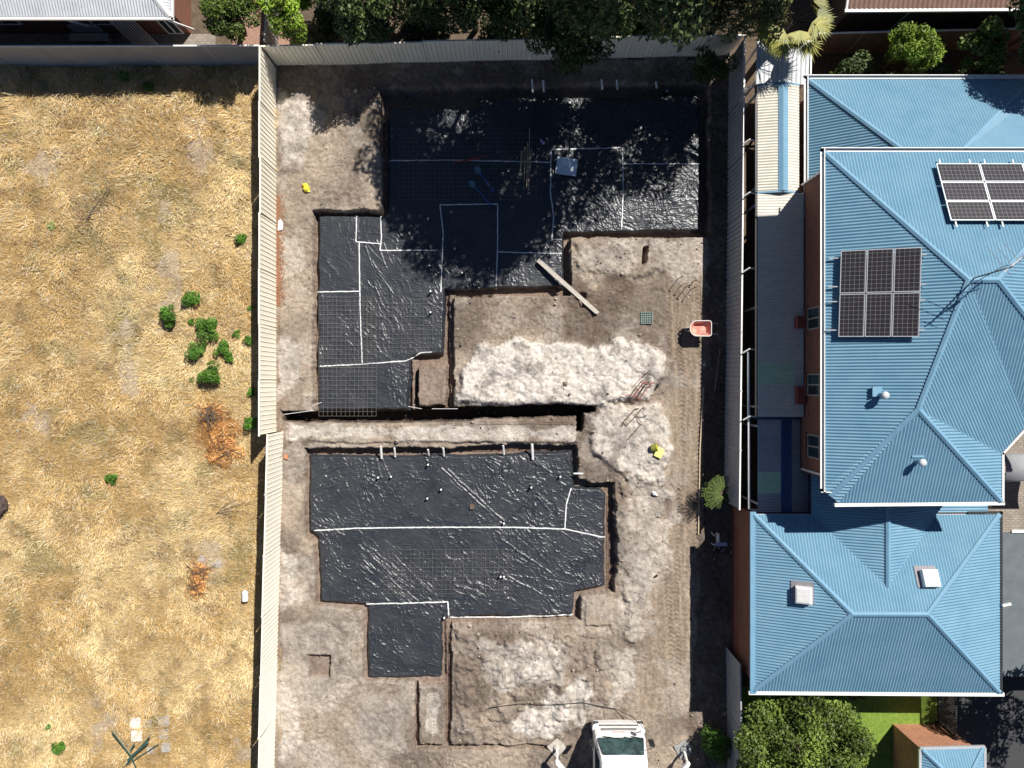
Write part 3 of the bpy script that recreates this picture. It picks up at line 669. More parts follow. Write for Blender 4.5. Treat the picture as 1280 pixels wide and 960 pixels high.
def gutter(pts, parent, m=None, wd=.12, ht=.11, name='gutter', dz=-.04):
    b = MB()
    for a, c in zip(pts[:-1], pts[1:]):
        a = Vector(a)+Vector((0, 0, dz)); c = Vector(c)+Vector((0, 0, dz)); d = (c-a).normalized(); s = Vector((d.y, -d.x, 0))
        e = d*wd/2
        b.bar(a-e, c+e, wd, .02); b.bar(a+s*wd/2-e+Vector((0, 0, ht/2)), c+s*wd/2+e+Vector((0, 0, ht/2)), .025, ht)
    return b.build(name, m or M['white'], parent)
o_ = .06
gutter([P(1030,190,EU)+Vector((-o_,o_,0)), SW+Vector((-o_,-o_,0))][::-1], up)
gutter([SW+Vector((-o_,-o_,0)), SJ2+Vector((-o_,-o_,0)), SJ+Vector((-o_,-o_,0)), SE+Vector((o_,-o_,0)), E1+Vector((o_,0,0)), Vend+Vector((o_,-o_,0)), SEc+Vector((0,-o_,0))][:1]+[SW+Vector((0,-o_,0)), SJ2+Vector((-.02,-o_,0))], up)
def gutter2(pts, parent, m=None, wd=.13): 
    b = MB()
    for a, c in zip(pts[:-1], pts[1:]):
        d = (Vector(c)-Vector(a)).normalized(); b.bar(Vector(a)-d*wd/2+Vector((0,0,-.05)), Vector(c)+d*wd/2+Vector((0,0,-.05)), wd*.85, .10)
    return b.build('gutter', m or M['white'], parent)
gutter2([SJ+Vector((-.05,-.07,0)), SE+Vector((.05,-.07,0))], up, wd=.15)
gutter2([SE+Vector((.07,0,0)), E1+Vector((.07,0,0)), Vend+Vector((.05,-.05,0)), SEc+Vector((0,-.05,0))], up, wd=.09)
gutter([A_+Vector((-.06,.08,0)), NEc+Vector((0,.08,0))][::-1], up, wd=.12)
# upper storey walls and soffit
wl = MB(); wpts = [(WALLX, 8.3), (WALLX, -3.62), (12.6, -3.62), (12.6, -4.2), (18.05, -4.2), (18.05, -2.5), (19.0, -1.2), (22.0, -1.2), (22.0, 8.3)]
wl.prism(wpts, 0, EU-.12); wall = wl.build('wall', M['brick'], house)
sf = MB(); sf.prism([tuple(v[:2]) for v in (A_, SW, SJ2, SJ, SE, E1, Vend, SEc, NEc)], EU-.12, EU-.09); sf.build('soffit', M['white'], house)
# upper windows in the west wall
for (ya, yb, za, zb) in ((384, 412, 3.2, 4.35), (467, 495, 3.2, 4.35), (543, 573, 3.2, 4.35)):
    y1_, y0_ = (480-ya)/FPX*28.3, (480-yb)/FPX*28.3
    f = MB(); x = WALLX
    for a, b_ in (((x-.05, y0_, za), (x+.01, y0_+.06, zb)), ((x-.05, y1_-.06, za), (x+.01, y1_, zb)), ((x-.05, y0_+.06, za), (x+.01, y1_-.06, za+.06)), ((x-.05, y0_+.06, zb-.06), (x+.01, y1_-.06, zb)), ((x-.05, (y0_+y1_)/2-.03, za+.06), (x+.008, (y0_+y1_)/2+.03, zb-.06))): f.box(a, b_)
    fo = f.build('window', M['frame'], house)
    g = MB(); g.box((x-.02, y0_+.06, za+.06), (x+.005, (y0_+y1_)/2-.03, zb-.06)); g.box((x-.02, (y0_+y1_)/2+.03, za+.06), (x+.005, y1_-.06, zb-.06)); g.build('pane', M['glass'], fo)
    s_ = MB(); s_.box((x-.12, y0_-.05, za-.07), (x-.001, y1_+.05, za)); s_.build('sill', M['brick'], fo)
for ya, yb, z_ in ((205, 310, 4.6), (515, 521, 3.2)):
    b = MB(); b.box((WALLX-.03, (480-yb)/FPX*27.6, z_), (WALLX-.002, (480-ya)/FPX*27.6, z_+.08)); b.build('band_course', M['terracotta'], house)
b = MB(); b.tube([(WALLX-.06, 8.2, 5.2), (WALLX-.06, 8.2, 2.7)], .045, 8); b.tube([(WALLX-.06, -3.5, 5.2), (WALLX-.06, -3.5, 2.7)], .045, 8); b.build('downpipe', M['white'], house)
# rear single-storey roof (north)
EN = 2.85
a0 = P(1009.5, 99, EN); a1 = Vector((a0.x, 6.9, EN)); rdg = 8.0
hp = P(1128, 187, 4.7); n1 = Vector((27, a0.y, EN))
hx = Vector((hp.x+.0, hp.y, hp.z))
zr = 4.75
c1_ = P(1205, 187, 4.7); vtx = P(1300, 108, 3.4)
b = MB()
sl_ = (hp.z-EN)/(hp.x-a0.x); 
wS = Vector((hp.x, 6.9, hp.z)); b.corr([a0, hp, wS, a1], (1, 0), .118, .016)
b.corr([a0, Vector((c1_.x+4, a0.y, EN)), c1_, hp], (0, 1), .118, .016)
b.corr([c1_, Vector((c1_.x+4.0, a0.y, EN)), Vector((c1_.x+5, a0.y, EN)), Vector((c1_.x+5, hp.y, 4.3))], (1, .0), .118, .016)
b.corr([hp, c1_, Vector((c1_.x, 6.9, 4.7)), wS], (0, 1), .118, .016)
b.corr([c1_, Vector((c1_.x+5, hp.y, 4.3)), Vector((c1_.x+5, 6.9, 4.3)), Vector((c1_.x, 6.9, 4.7))], (1, 0), .118, .016)
rear = b.build('roof', M['blue_roof'], house)
cap([(a0, hp)], rear, .20); cap([(c1_, Vector((c1_.x+4.0, a0.y, EN)))], rear, .18, up=.01)
gutter([a0+Vector((-.07, .05, 0)), a1+Vector((-.07, 0, 0))][::-1], rear, M['white'], wd=.12)
gutter([a0+Vector((-.1, .09, 0)), Vector((27, a0.y+.09, EN))][::-1], rear, M['white'], wd=.12)
b = MB(); b.prism([(a0.x+.35, a0.y-.35), (a0.x+.35, 8.4), (27, 8.4), (27, a0.y-.35)], 0, EN-.08); b.build('wall', M['brick'], house)
# front single-storey block (south)
EL = 3.15
nw = P(942, 643, EL); sw = P(942, 864, EL); se = P(1250, 866, EL); ne = P(1250, 643, EL)
rl = P(1066, 765, 4.62); rr_ = P(1160, 766, 4.62); rl.y = rr_.y = (nw.y+sw.y)/2; 
ridgeN = P(1112.5, 600, 4.42); wy_n = -3.62
wi = P(1014, 643, EL); wi.y = nw.y; vx = wi.x+2.56; wi2 = Vector((vx+2.56, nw.y, EL))
zw = EL+(4.62-EL)*((nw.y-P(1113, 735, 4.4).y)/(nw.y-rl.y)); vp = Vector((vx, P(1113, 735, 4.4).y, zw)); vtop = Vector((vx, wy_n, zw))
b = MB()
b.corr([nw, rl, sw], (1, 0), .118, .016); b.corr([se, rr_, ne], (1, 0), .118, .016); b.corr([sw, rl, rr_, se], (0, 1), .118, .016)
b.corr([nw, wi, vp, rl], (0, 1), .118, .016); b.corr([rl, vp, rr_], (0, 1), .118, .016); b.corr([rr_, vp, wi2, ne], (0, 1), .118, .016)
wn = Vector((wi.x, wy_n, EL)); wn2 = Vector((wi2.x, wy_n, EL))
b.corr([wi, wn, vtop, vp], (1, 0), .118, .016); b.corr([wi2, vp, vtop, wn2], (1, 0), .118, .016)
b.corr([wi2+Vector((0,.08,0)), Vector((19.35, wi2.y+.08, EL-.07)), Vector((19.35, wy_n, EL-.07)), wn2], (1, 0), .118, .016)
low = b.build('roof', M['blue_roof'], house)
cap([(nw, rl), (rl, rr_), (rr_, ne), (rr_, se), (rl, sw), (vtop, vp)], low, .20); cap([(wi, vp), (wi2, vp)], low, .09, up=.0)
b = MB(); b.bar(nw+Vector((-.02, .1, -.02)), sw+Vector((-.02, -.1, -.02)), .24, .10); b.build('fascia', M['blue_trim'], low)
gutter2([sw+Vector((-.1, -.08, 0)), se+Vector((.1, -.08, 0))], low, wd=.17)
gutter2([se+Vector((.07, 0, 0)), ne+Vector((.07, .07, 0)), wi2+Vector((1.3, .07, 0))], low, M['dark'], wd=.10)
gutter2([wi2+Vector((2.2, .3, -.05)), Vector((19.4, wi2.y+.3, EL-.07)), Vector((19.4, wy_n, EL-.07))], low, M['dark'], wd=.08)
b = MB(); b.prism([(9.93, -5.35), (9.93, -12.3), (19.6, -12.3), (19.6, -5.5), (12.4, -5.5), (12.4, -5.35)], 0, EL-.1); b.build('wall', M['brick'], house)
b = MB(); b.prism([(12.4, -5.3), (19.3, -5.3), (19.3, -4.2), (12.6, -4.2), (12.6, -3.62), (12.4, -3.62)], 0, EL-.12); b.build('wall', M['brick'], house)
b = MB(); b.prism([(nw.x, nw.y), (sw.x, sw.y), (se.x, se.y), (ne.x, ne.y)], EL-.1, EL-.07); b.build('soffit', M['white'], house)
b = MB()
for y in (-6.4, -8.3, -10.8): b.box((9.925, y-1.1, .6), (9.929, y, .75))
b.box((9.88, -12.3, -.0), (9.93, -5.35, .12)); b.build('wall_base_course', M['terracotta'], house)
# roof fittings
def plane_at(poly):
    n = (poly[1]-poly[0]).cross(poly[2]-poly[0]).normalized(); return poly[0], (n if n.z > 0 else -n)
PW = plane_at([A_, P1, SW]); PN = plane_at([A_, NEc, P1]); PSouth = plane_at([SJ, SE, Q]); PLW = plane_at([nw, rl, sw]); PLN = plane_at([nw, ne, rl])
def skylight(px, py, pl, label):
    p = RP(px, py, *pl); n = pl[1]; root = thing('skylight', label, 'skylight', p, 'square skylights on the front blue roof')
    ex = (Vector((1, 0, 0))-n*n.x).normalized(); ey = n.cross(ex); e = Matrix((ex, ey, n)).transposed()
    b = MB(); b.box((-.48, -.36, -.02), (.36, .48, .035)); b.v = [tuple(e@Vector(q)+p) for q in b.v]; b.build('flashing', M['flash'], root)
    b = MB(); b.box((-.31, -.35, .03), (.31, .31, .26)); b.v = [tuple(e@Vector(q)+p) for q in b.v]; b.build('frame', M['pvc'], root, bevel=.02)
    b = MB(); b.add([(-.30,-.34,.265),(.30,-.34,.265),(.30,.30,.265),(-.30,.30,.265),(-.24,-.28,.29),(.24,-.28,.29),(.24,.24,.29),(-.24,.24,.29)], [(0,1,5,4),(1,2,6,5),(2,3,7,6),(3,0,4,7),(4,5,6,7)])
    b.v = [tuple(e@Vector(q)+p) for q in b.v]; b.build('dome', M['pvc'], root)
skylight(1005, 742, PLW, 'white square skylight on west slope of the front blue roof')
skylight(1160, 723, PLN, 'white square skylight on north slope of the front blue roof, right of the gable')
def cowl(px, py, pl, label):
    p = RP(px, py, *pl); root = thing('roof_vent', label, 'vent', p, 'round pipe vents on the upper blue roof')
    b = MB(); b.box((p.x-.28, p.y-.05, p.z-.02), (p.x+.12, p.y+.32, p.z+.03)) if px < 1120 else b.box((p.x-.22, p.y+.16, p.z+.06), (p.x+.22, p.y+.24, p.z+.1)); b.build('flashing', M['blue_trim'], root)
    b = MB(); b.lathe(p, [(.09, -.05), (.09, .34)], 12); b.build('pipe', M['blue_trim'], root)
    b = MB(); b.lathe(p, [(.09, .30), (.14, .33), (.145, .39), (.11, .45), (.03, .47)], 14); b.build('cap', M['zinc'], root, smooth=True)
cowl(1100, 494, PW, 'round metal vent on west slope of the upper blue roof')
cowl(1146, 577, PSouth, 'round metal vent on south slope of the upper blue roof')
# solar panels
def frame_axes(o_px, x_px, pl, off):
    o = RP(*o_px, *pl, off); x = RP(*x_px, *pl, off); ex = (x-o).normalized(); ez = pl[1]; ey = ez.cross(ex).normalized(); return o, ex, ey, ez
PWD, PHT = .845, 1.56
def solar(o, ex, ey, ez, cx, cy, wd, ht, label, group):
    org_ = o+ex*cx+ey*cy; Mx = Matrix((ex, ey, ez)).transposed().to_4x4(); Mx.translation = org_
    root = bpy.data.objects.new('solar_panel', None); COL.objects.link(root); root.matrix_world = Mx; tag(root, label, 'solar panel', group)
    b = MB(); b.box((.0, 0, 0), (wd, .03, .04)); b.box((0, ht-.03, 0), (wd, ht, .04)); b.box((0, .03, 0), (.03, ht-.03, .04)); b.box((wd-.03, .03, 0), (wd, ht-.03, .04)); b.build('frame', M['alu'], root, local=True)
    b = MB(); b.box((.03, .03, .01), (wd-.03, ht-.03, .032)); b.build('cells', M['cells'], root, local=True)
def rail(p, q, label, group):
    b = MB(); b.bar(p, q, .045, .05); o = b.build('mounting_rail', M['alu'], None, loc=p); tag(o, label, 'rail', group)
o, ex, ey, ez = frame_axes((1048, 421), (1144, 421), PW, .16)
nmc = ['left', 'middle', 'right']
for i in range(3):
    for j in range(2):
        solar(o, ex, ey, ez, i*(PWD+.025), j*(PHT+.03), PWD, PHT, 'dark upright solar panel, %s of the %s row on the west roof slope' % (nmc[i], ['lower', 'upper'][j]), 'solar panels on west slope of upper roof')
for k, t in enumerate((.25, 1.3, 1.85, 2.9)):
    rail(o+ey*t-ex*.4-ez*.05, o+ey*t+ex*2.75-ez*.05, ['lowest', 'second lowest', 'third lowest', 'topmost'][k]+' aluminium rail under the six upright solar panels', 'rails under the west panels')
o, ex, ey, ez = frame_axes((1188, 276), (1240, 276), PN, .16)
for i in range(3):
    for j in range(3):
        solar(o, ex, ey, ez, i*(PHT+.03), j*(PWD-.02), PHT, PWD-.05, 'grey wide solar panel, %s row, %s column on the north roof slope' % (['bottom', 'middle', 'top'][j], ['first', 'second', 'third'][i]), 'solar panels on north slope of upper roof')
for k, t in enumerate((.2, 1.3, 1.85, 2.9, 3.6, 4.7)):
    rail(o+ex*t-ey*.22-ez*.05, o+ex*t+ey*2.68-ez*.05, ['first', 'second', 'third', 'fourth', 'fifth', 'sixth'][k]+' rail from the left under the nine wide solar panels', 'rails under the north panels')
# aerial
root = thing('tv_aerial', 'thin metal television aerial on a mast at the upper roof ridge', 'aerial', P1+Vector((.15, .05, 0)))
b = MB(); p = P1+Vector((.15, .05, 0)); top = p+Vector((.05, .1, 1.9)); b.tube([p, top], .025, 6); b.build('mast', M['steel'], root)
b = MB(); d = Vector((.75, .62, 0)).normalized(); s_ = Vector((-d.y, d.x, 0)); a = top-d*.25-Vector((0, 0, .15)); e = a+d*1.75; b.tube([a, e], .022, 6)
for i in range(14):
    q = a+d*(.55+i*.09); b.tube([q-s_*.09, q+s_*.09], .010, 4)
b.build('boom', M['alu'], root)
b = MB()
for i, l in enumerate((1.0, .85, .7)):
    q = a+d*(.1+i*.25); b.tube([q-s_*l*.3, q+s_*l], .010, 4)
b.tube([a+d*.8, a+d*.8+Vector((0, 0, .2)), a+d*1.0+Vector((0, 0, .2))], .03, 5); b.build('element', M['alu'], root)
b = MB(); q = P1+Vector((-.2, -.3, -.0)); b.tube([q+Vector((0,0,.05)), q+Vector((.3,.3,.7)), q+Vector((.7,.6,1.0)), q+Vector((1.2,.7,.9))], .012, 5); b.build('cable', M['black'], root)

# small boxes on the brick wall above the patio roof
b = MB(); b.box((WALLX-.42, (480-411)/FPX*29.2, 2.80), (WALLX-.04, (480-396)/FPX*29.2, 3.18)); o = b.build('flue_box', M['terracotta'], None, loc=(WALLX-.2, 2.5, 2.62), bevel=.02); tag(o, 'small dull red box on the shaded patio roof near the first upper window', 'box')
b = MB(); b.box((WALLX-.40, (480-505)/FPX*29.2, 2.80), (WALLX-.05, (480-483)/FPX*29.2, 3.13)); o = b.build('flue_box', M['terracotta'], None, loc=(WALLX-.2, -.4, 2.62), bevel=.02); tag(o, 'longer dull red box on the shaded patio roof near the second upper window', 'box')

# ---------------------------------------------------------------- roofs along the side of the house
def posts(root, pts, z, m=None):
    for x, y in pts:
        b = MB(); b.box((x-.04, y-.04, 0), (x+.04, y+.04, z)); b.build('post', m or M['white'], root)
zz = 2.45
r = thing('lean_to_roof', 'silver ribbed steel lean-to roof in the back corner by the palm', 'roof', P(978, 80, 0))
b = MB(); a, c = P(946, 50, zz), P(1013, 105, zz-.1); b.corr([(a.x, a.y, zz), (c.x, a.y, zz), (c.x, c.y, zz-.15), (a.x, c.y, zz-.15)], (0, 1), .19, .02, (0, 0, 1, 0)); b.build('sheet', M['zinc'], r)
b = MB(); b.bar((c.x, a.y, zz), (c.x, c.y, zz-.13), .06, .1); b.build('edge_trim', M['white'], r); posts(r, [(a.x+.1, a.y-.2), (c.x-.1, a.y-.2), (a.x+.1, c.y+.2), (c.x-.1, c.y+.2)], zz-.16)
r = thing('patio_roof', 'cream corrugated gable patio roof with a blue ridge', 'patio roof', P(972, 170, 0))
x0_, xr, x1_ = P(947, 0, 2.7).x, P(977.5, 0, 2.75).x, P(999, 0, 2.7).x; ya, yb = P(0, 106, 2.7).y, P(0, 240, 2.7).y
b = MB(); b.corr([(x0_, ya, 2.7), (xr, ya, 2.92), (xr, yb, 2.92), (x0_, yb, 2.7)], (1, 0), .118, .016); b.corr([(xr, ya, 2.92), (x1_, ya, 2.7), (x1_, yb, 2.7), (xr, yb, 2.92)], (1, 0), .118, .016); b.build('sheet', M['cream_sheet'], r)
cap([((xr, ya, 2.92), (xr, yb, 2.92))], r, .40, M['blue_trim'])
b = MB(); b.bar((x0_-.03, ya, 2.65), (xr, ya+.02, 2.88), .07, .1); b.bar((xr, ya+.02, 2.88), (x1_, ya, 2.65), .07, .1); b.bar((x0_, yb-.02, 2.65), (xr, yb-.02, 2.88), .07, .1); b.bar((xr, yb-.02, 2.88), (x1_, yb-.02, 2.65), .07, .1); b.build('barge_board', M['blue_trim'], r)
b = MB(); b.bar((x0_-.05, ya, 2.63), (x0_-.05, yb, 2.63), .07, .1); b.build('gutter', M['dark'], r); posts(r, [(x0_+.1, ya-.2), (x1_-.1, ya-.2), (x0_+.1, yb+.3), (x1_-.1, yb+.3)], 2.65)
r = thing('patio_roof', 'long pale flat patio roof against the brick wall with one green sheet', 'patio roof', P(972, 380, 0))
x1_ = WALLX-.06; yc = P(0, 521, 2.75).y
g0, g1 = P(0, 453, 2.75).y, P(0, 481, 2.75).y
b = MB(); b.corr([(x0_, yb-.06, 2.7), (x1_, yb-.06, 2.8), (x1_, g0, 2.8), (x0_, g0, 2.7)], (1, 0), .115, .012); b.corr([(x0_, g1, 2.7), (x1_, g1, 2.8), (x1_, yc, 2.8), (x0_, yc, 2.7)], (1, 0), .115, .012)
b.corr([(x1_-.35, g0, 2.793), (x1_, g0, 2.8), (x1_, g1, 2.8), (x1_-.35, g1, 2.793)], (1, 0), .115, .012); b.build('sheet', M['cream_sheet'], r)
b = MB(); b.corr([(x0_, g0, 2.7), (x1_-.35, g0, 2.793), (x1_-.35, g1, 2.793), (x0_, g1, 2.7)], (1, 0), .115, .012); b.build('clear_sheet', M['green_sheet'], r)
b = MB(); b.bar((x0_-.05, yb-.06, 2.65), (x0_-.05, yc, 2.65), .07, .1); b.build('gutter', M['dark'], r)
b = MB(); b.bar((x1_-.02, yb-.06, 2.86), (x1_-.02, yc, 2.86), .05, .08); b.build('flashing', M['grey_sheet'], r); posts(r, [(x0_+.1, y) for y in (yb-.4, 3.2, yc+.4)], 2.63)
r = thing('pergola', 'shaded patio roof with dark blue frame, grey sheets and one green sheet', 'pergola', P(980, 580, 0))
z_ = 2.5; ax_, bx_, cx_ = P(947, 0, z_).x, P(980, 0, z_).x, P(1013, 0, z_).x; dx_ = P(986, 0, z_).x; yt, ye = P(0, 524, z_).y, P(0, 640, z_).y; h0_, h1_ = P(0, 590, z_).y, P(0, 617, z_).y
b = MB(); b.corr([(ax_, yt, z_), (bx_, yt, z_), (bx_, h0_, z_), (ax_, h0_, z_)], (1, 0), .115, .01); b.corr([(ax_, h1_, z_), (bx_, h1_, z_), (bx_, ye, z_), (ax_, ye, z_)], (1, 0), .115, .01)
b.corr([(dx_, yt, z_-.03), (cx_-.0, yt, z_-.2), (cx_-.0, ye, z_-.2), (dx_, ye, z_-.03)], (1, 0), .115, .01); b.build('sheet', M['grey_sheet'], r)
b = MB(); b.corr([(ax_, h0_, z_), (bx_, h0_, z_), (bx_, h1_, z_), (ax_, h1_, z_)], (1, 0), .115, .01); b.build('clear_sheet', M['green_sheet'], r)
b = MB(); b.box((bx_-.12, ye, z_-.02), (dx_+.1, yt, z_+.06)); b.box((ax_-.05, yt, z_-.1), (cx_+.08, yt+.10, z_+.05)); b.box((ax_-.05, ye-.08, z_-.2), (cx_, ye-.001, z_+.03)); b.box((cx_, ye, z_-.3), (cx_+.08, yt-.001, z_-.15)); b.build('frame', M['deep_blue'], r); posts(r, [(ax_+.1, yt-.3), (ax_+.1, ye+.3)], z_-.1)
# brackets reaching from fence to patio gutter, and the white pipe
for i, y in enumerate((111, 177, 243, 337, 438, 522)):
    a = P(929, y+3, 2.25); c = P(945, y-1, 2.4); b = MB(); b.tube([a, a.lerp(c, .45)+Vector((0, .10, .1)), c], .035, 6); b.build; o = b.build('bracket', M['white'], None, loc=a); tag(o, 'white curved bracket from fence to patio gutter, %s from the back fence' % ['first', 'second', 'third', 'fourth', 'fifth', 'sixth'][i], 'bracket', 'brackets between fence and patio')
b = MB(); a, c = P(935.5, 440, 2.3), P(936.5, 636, 2.3); b.tube([a, c, c+Vector((.35, -.08, 0))], .055, 8); o = b.build('drain_pipe', M['white'], None, loc=a); tag(o, 'long straight white pipe running beside the white fence capping', 'pipe')

# east side: curved canopy, carport, paved yard things
b = MB(); n = 14; L0 = P(1253, 567, 2.2); L1 = P(1253, 601, 2.2); x9 = 24.0; vs = []; fs = []
for i in range(n+1):
    t = i/n; y = L0.y+(L1.y-L0.y)*t; z = 2.0+.45*sin(pi*(.15+.6*t)); vs += [(L0.x, y, z), (x9, y, z), (L0.x, y, z-.04), (x9, y, z-.04)]
for i in range(n): k = 4*i; fs += [(k, k+1, k+5, k+4), (k+2, k+6, k+7, k+3), (k, k+4, k+6, k+2)]
b.add(vs, fs); r = thing('canopy', 'curved silver metal canopy beside the east eave of the upper roof', 'canopy', (L0.x, L0.y, 0)); b.build('sheet', M['zinc'], r, smooth=True)
posts(r, [(L0.x+.6, L0.y-.2), (L0.x+.6, L1.y+.2)], 1.95)
r = thing('carport', 'dark grey flat carport roof right of the front blue roof', 'carport', (21, -9, 0))
a, c = P(1256, 666, 2.5), P(1256, 846, 2.5); b = MB(); vs = []; fs = []
for i in range(13):
    t = i/12; bow = .28*sin(pi*t); y = a.y+(c.y-a.y)*t; vs += [(20.05+bow*.9, y, 2.5), (27, y, 2.4), (20.05+bow*.9, y, 2.44), (27, y, 2.34)]
for i in range(12): k = 4*i; fs += [(k, k+1, k+5, k+4), (k+2, k+6, k+7, k+3), (k, k+4, k+6, k+2)]
b.add(vs, fs); b.build('sheet', M['carport'], r); posts(r, [(20.5, a.y-.3), (20.6, c.y+.3), (26.5, a.y-.3), (26.5, c.y+.3)], 2.36, M['dark'])
b = MB(); b.bar(P(1264, 664, 2.5), (27, a.y+.05, 2.5), .12, .1); b.build('beam', M['white'], r)
r = thing('flood_light', 'small white floodlight on the east gutter of the front roof', 'lamp', P(1253, 757, 3.15)); p = P(1253, 757, 3.15)
b = MB(); b.bar(p, p+Vector((.3, .1, .08)), .1, .08); b.build('lamp_head', M['white'], r); b = MB(); b.bar(p+Vector((-.28, .42, .02)), p+Vector((-.28, -.42, .02)), .08, .05); b.bar(p+Vector((-.28, 0, .0)), p, .05, .05); b.build('base_plate', M['deep_blue'], r)

# brick gatehouse at the bottom right, gate
ex0, ex1, ey0 = 17.0, 19.55, -15.16
r = thing('brick_outbuilding', 'small orange brick outbuilding with blue hip roof at the front fence', 'outbuilding', (18.3, -16.2, 0))
b = MB(); b.prism([(17.12, -15.28), (17.12, -18), (19.45, -18), (19.45, -15.28)], 0, 2.45); b.build('wall', M['orange_brick'], r)
zt = 2.5; A2, B2 = Vector((17.0, -15.16, zt)), Vector((19.57, -15.1, zt)); C2, D2 = Vector((19.57, -18.1, zt)), Vector((17.0, -18.1, zt)); T1 = Vector((18.3, -16.4, 3.2)); T2 = Vector((18.3, -16.9, 3.2))
b = MB(); b.corr([A2, B2, T1], (0, 1), .115, .012); b.corr([A2, T1, T2, D2], (1, 0), .115, .012); b.corr([B2, C2, T2, T1], (1, 0), .115, .012); b.corr([D2, T2, C2], (0, 1), .115, .012); ro = b.build('roof', M['blue_roof'], r)
cap([(A2, T1), (B2, T1), (T1, T2), (C2, T2), (D2, T2)], ro, .18)
b = MB(); b.bar(A2+Vector((-.06, .04, -.04)), B2+Vector((.06, .04, -.04)), .1, .1); b.bar(D2+Vector((-.06, 0, -.04)), A2+Vector((-.06, 0, -.04)), .1, .1); b.bar(B2+Vector((.06, 0, -.04)), C2+Vector((.06, 0, -.04)), .1, .1); b.build('gutter', M['alu'], ro)
r = thing('picket_gate', 'grey metal picket gate between the lawn and the dark driveway', 'gate', (19.08, -14, 0))
b = MB(); y = -12.75
while y > -15.1: b.bar((19.08, y, .08), (19.08, y, 1.5), .028); y -= .105
b.build('picket', M['steel'], r)
b = MB(); b.bar((19.08, -12.7, .2), (19.08, -15.15, .2), .04); b.bar((19.08, -12.7, 1.42), (19.08, -15.15, 1.42), .04); b.bar((19.08, -12.7, 0), (19.08, -12.7, 1.55), .06); b.bar((19.08, -15.18, 0), (19.08, -15.18, 1.6), .09); b.build('frame', M['dark'], r)

# ---------------------------------------------------------------- neighbouring houses at the back
r = thing('neighbour_house', 'brick house with pale grey corrugated roof behind the grey fence, top left', 'house', (-16, 17, 0))
ze = 3.0; e1 = P(213, 21, ze)
b = MB(); tp = 20.5; b.corr([(e1.x, e1.y, ze), (-30, e1.y, ze), (-30, tp, ze+2.2), (e1.x-4.2, tp, ze+2.2)], (0, 1), .118, .016); b.corr([(e1.x, e1.y, ze), (e1.x-4.2, tp, ze+2.2), (e1.x, 26, ze)], (1, 0), .118, .016); ro = b.build('roof', M['zinc'], r)
cap([(e1, (e1.x-4.2, tp, ze+2.2))], ro, .26, M['white'])
gutter2([(-30, e1.y-.06, ze), (e1.x+.06, e1.y-.06, ze), (e1.x+.06, 26, ze)], ro, M['white'], wd=.11)
b = MB(); b.prism([(-30, 15.75), (e1.x-.5, 15.75), (e1.x-.5, 26), (-30, 26)], 0, ze-.1); b.build('wall', M['brick'], r)
for xa, xb, za, zb in ((-19.2, -17.4, .9, 2.0), (-15.4, -14.7, .1, 2.1), (-23, -21.4, .9, 2.0)):
    b = MB(); 
    for a, c in (((xa, za), (xb, za+.06)), ((xa, zb-.06), (xb, zb)), ((xa, za+.06), (xa+.06, zb-.06)), ((xb-.06, za+.06), (xb, zb-.06)), (((xa+xb)/2-.03, za+.06), ((xa+xb)/2+.03, zb-.06))): b.box((a[0], 15.70, a[1]), (c[0], 15.752, c[1]))
    wo = b.build('window', M['white'], r); b = MB(); b.box((xa+.06, 15.72, za+.06), (xb-.06, 15.748, zb-.06)); b.build('pane', M['glass'], wo)
b = MB(); b.bar((e1.x-.45, 15.0, 2.9), (e1.x+.05, 15.45, 1.0), .07); b.bar((-18.9, 15.1, 2.85), (-18.3, 15.5, 1.2), .06); b.build('downpipe', M['white'], r)
slab('neighbour_path', [(-30, 14.45), (e1.x+.6, 14.45), (e1.x+.6, 15.74), (-30, 15.74)], .02, M['paving'])
r = thing('slatted_screen', 'white slatted screen leaning under the grey roof eave', 'screen', (-16.6, 15.3, 0))
b = MB()
for i in range(9): b.bar((-17.3+i*.13, 15.62, 2.2), (-16.7+i*.13, 15.0, .25), .03)
b.build('slat', M['white'], r); b = MB(); b.bar((-17.4, 15.63, 2.2), (-16.1, 15.63, 2.2), .05); b.bar((-16.8, 15.0, .22), (-15.5, 15.0, .22), .05); b.build('frame', M['white'], r)
r = thing('garden_bench', 'pale stone coloured bench against the shaded wall behind the fence', 'bench', (-19, 15.3, 0))
b = MB(); b.box((-19.6, 15.2, .42), (-17.9, 15.55, .5)); b.build('seat', M['concrete'], r, bevel=.01); b = MB(); b.box((-19.4, 15.58, .5), (-18.1, 15.68, 1.0)); b.build('backrest', M['concrete'], r)
for x in (-19.5, -18.1): b = MB(); b.box((x, 15.25, 0), (x+.12, 15.5, .42)); b.build('leg', M['concrete'], r)
r = thing('neighbour_house', 'house with brown sheet roof and white gutter, top right beyond the fence', 'house', (20, 17, 0))
ze = 2.8; e2 = P(1060, 11, ze); b = MB(); b.corr([(e2.x, e2.y, ze), (32, e2.y+.12, ze), (32, 21, ze+2), (e2.x, 21, ze+2)], (0, 1), .2, .02, (0, 1, 1, 0)); ro = b.build('roof', M['brown_roof'], r)
gutter2([(e2.x-.05, e2.y-.06, ze), (32, e2.y+.05, ze)], ro, wd=.13); gutter2([(e2.x-.05, e2.y, ze), (e2.x-.05, 21, ze+2)], ro, wd=.1)
b = MB(); b.prism([(e2.x+.6, e2.y+.5), (32, e2.y+.5), (32, 21), (e2.x+.6, 21)], 0, ze-.1); b.build('wall', M['brown_fence'], r)
b = MB(); b.tube([(17.4, e2.y-.02, ze-.1), (16.9, e2.y+.4, 1.9), (16.9, e2.y+.44, .1)], .045, 6); b.build('downpipe', M['white'], r)

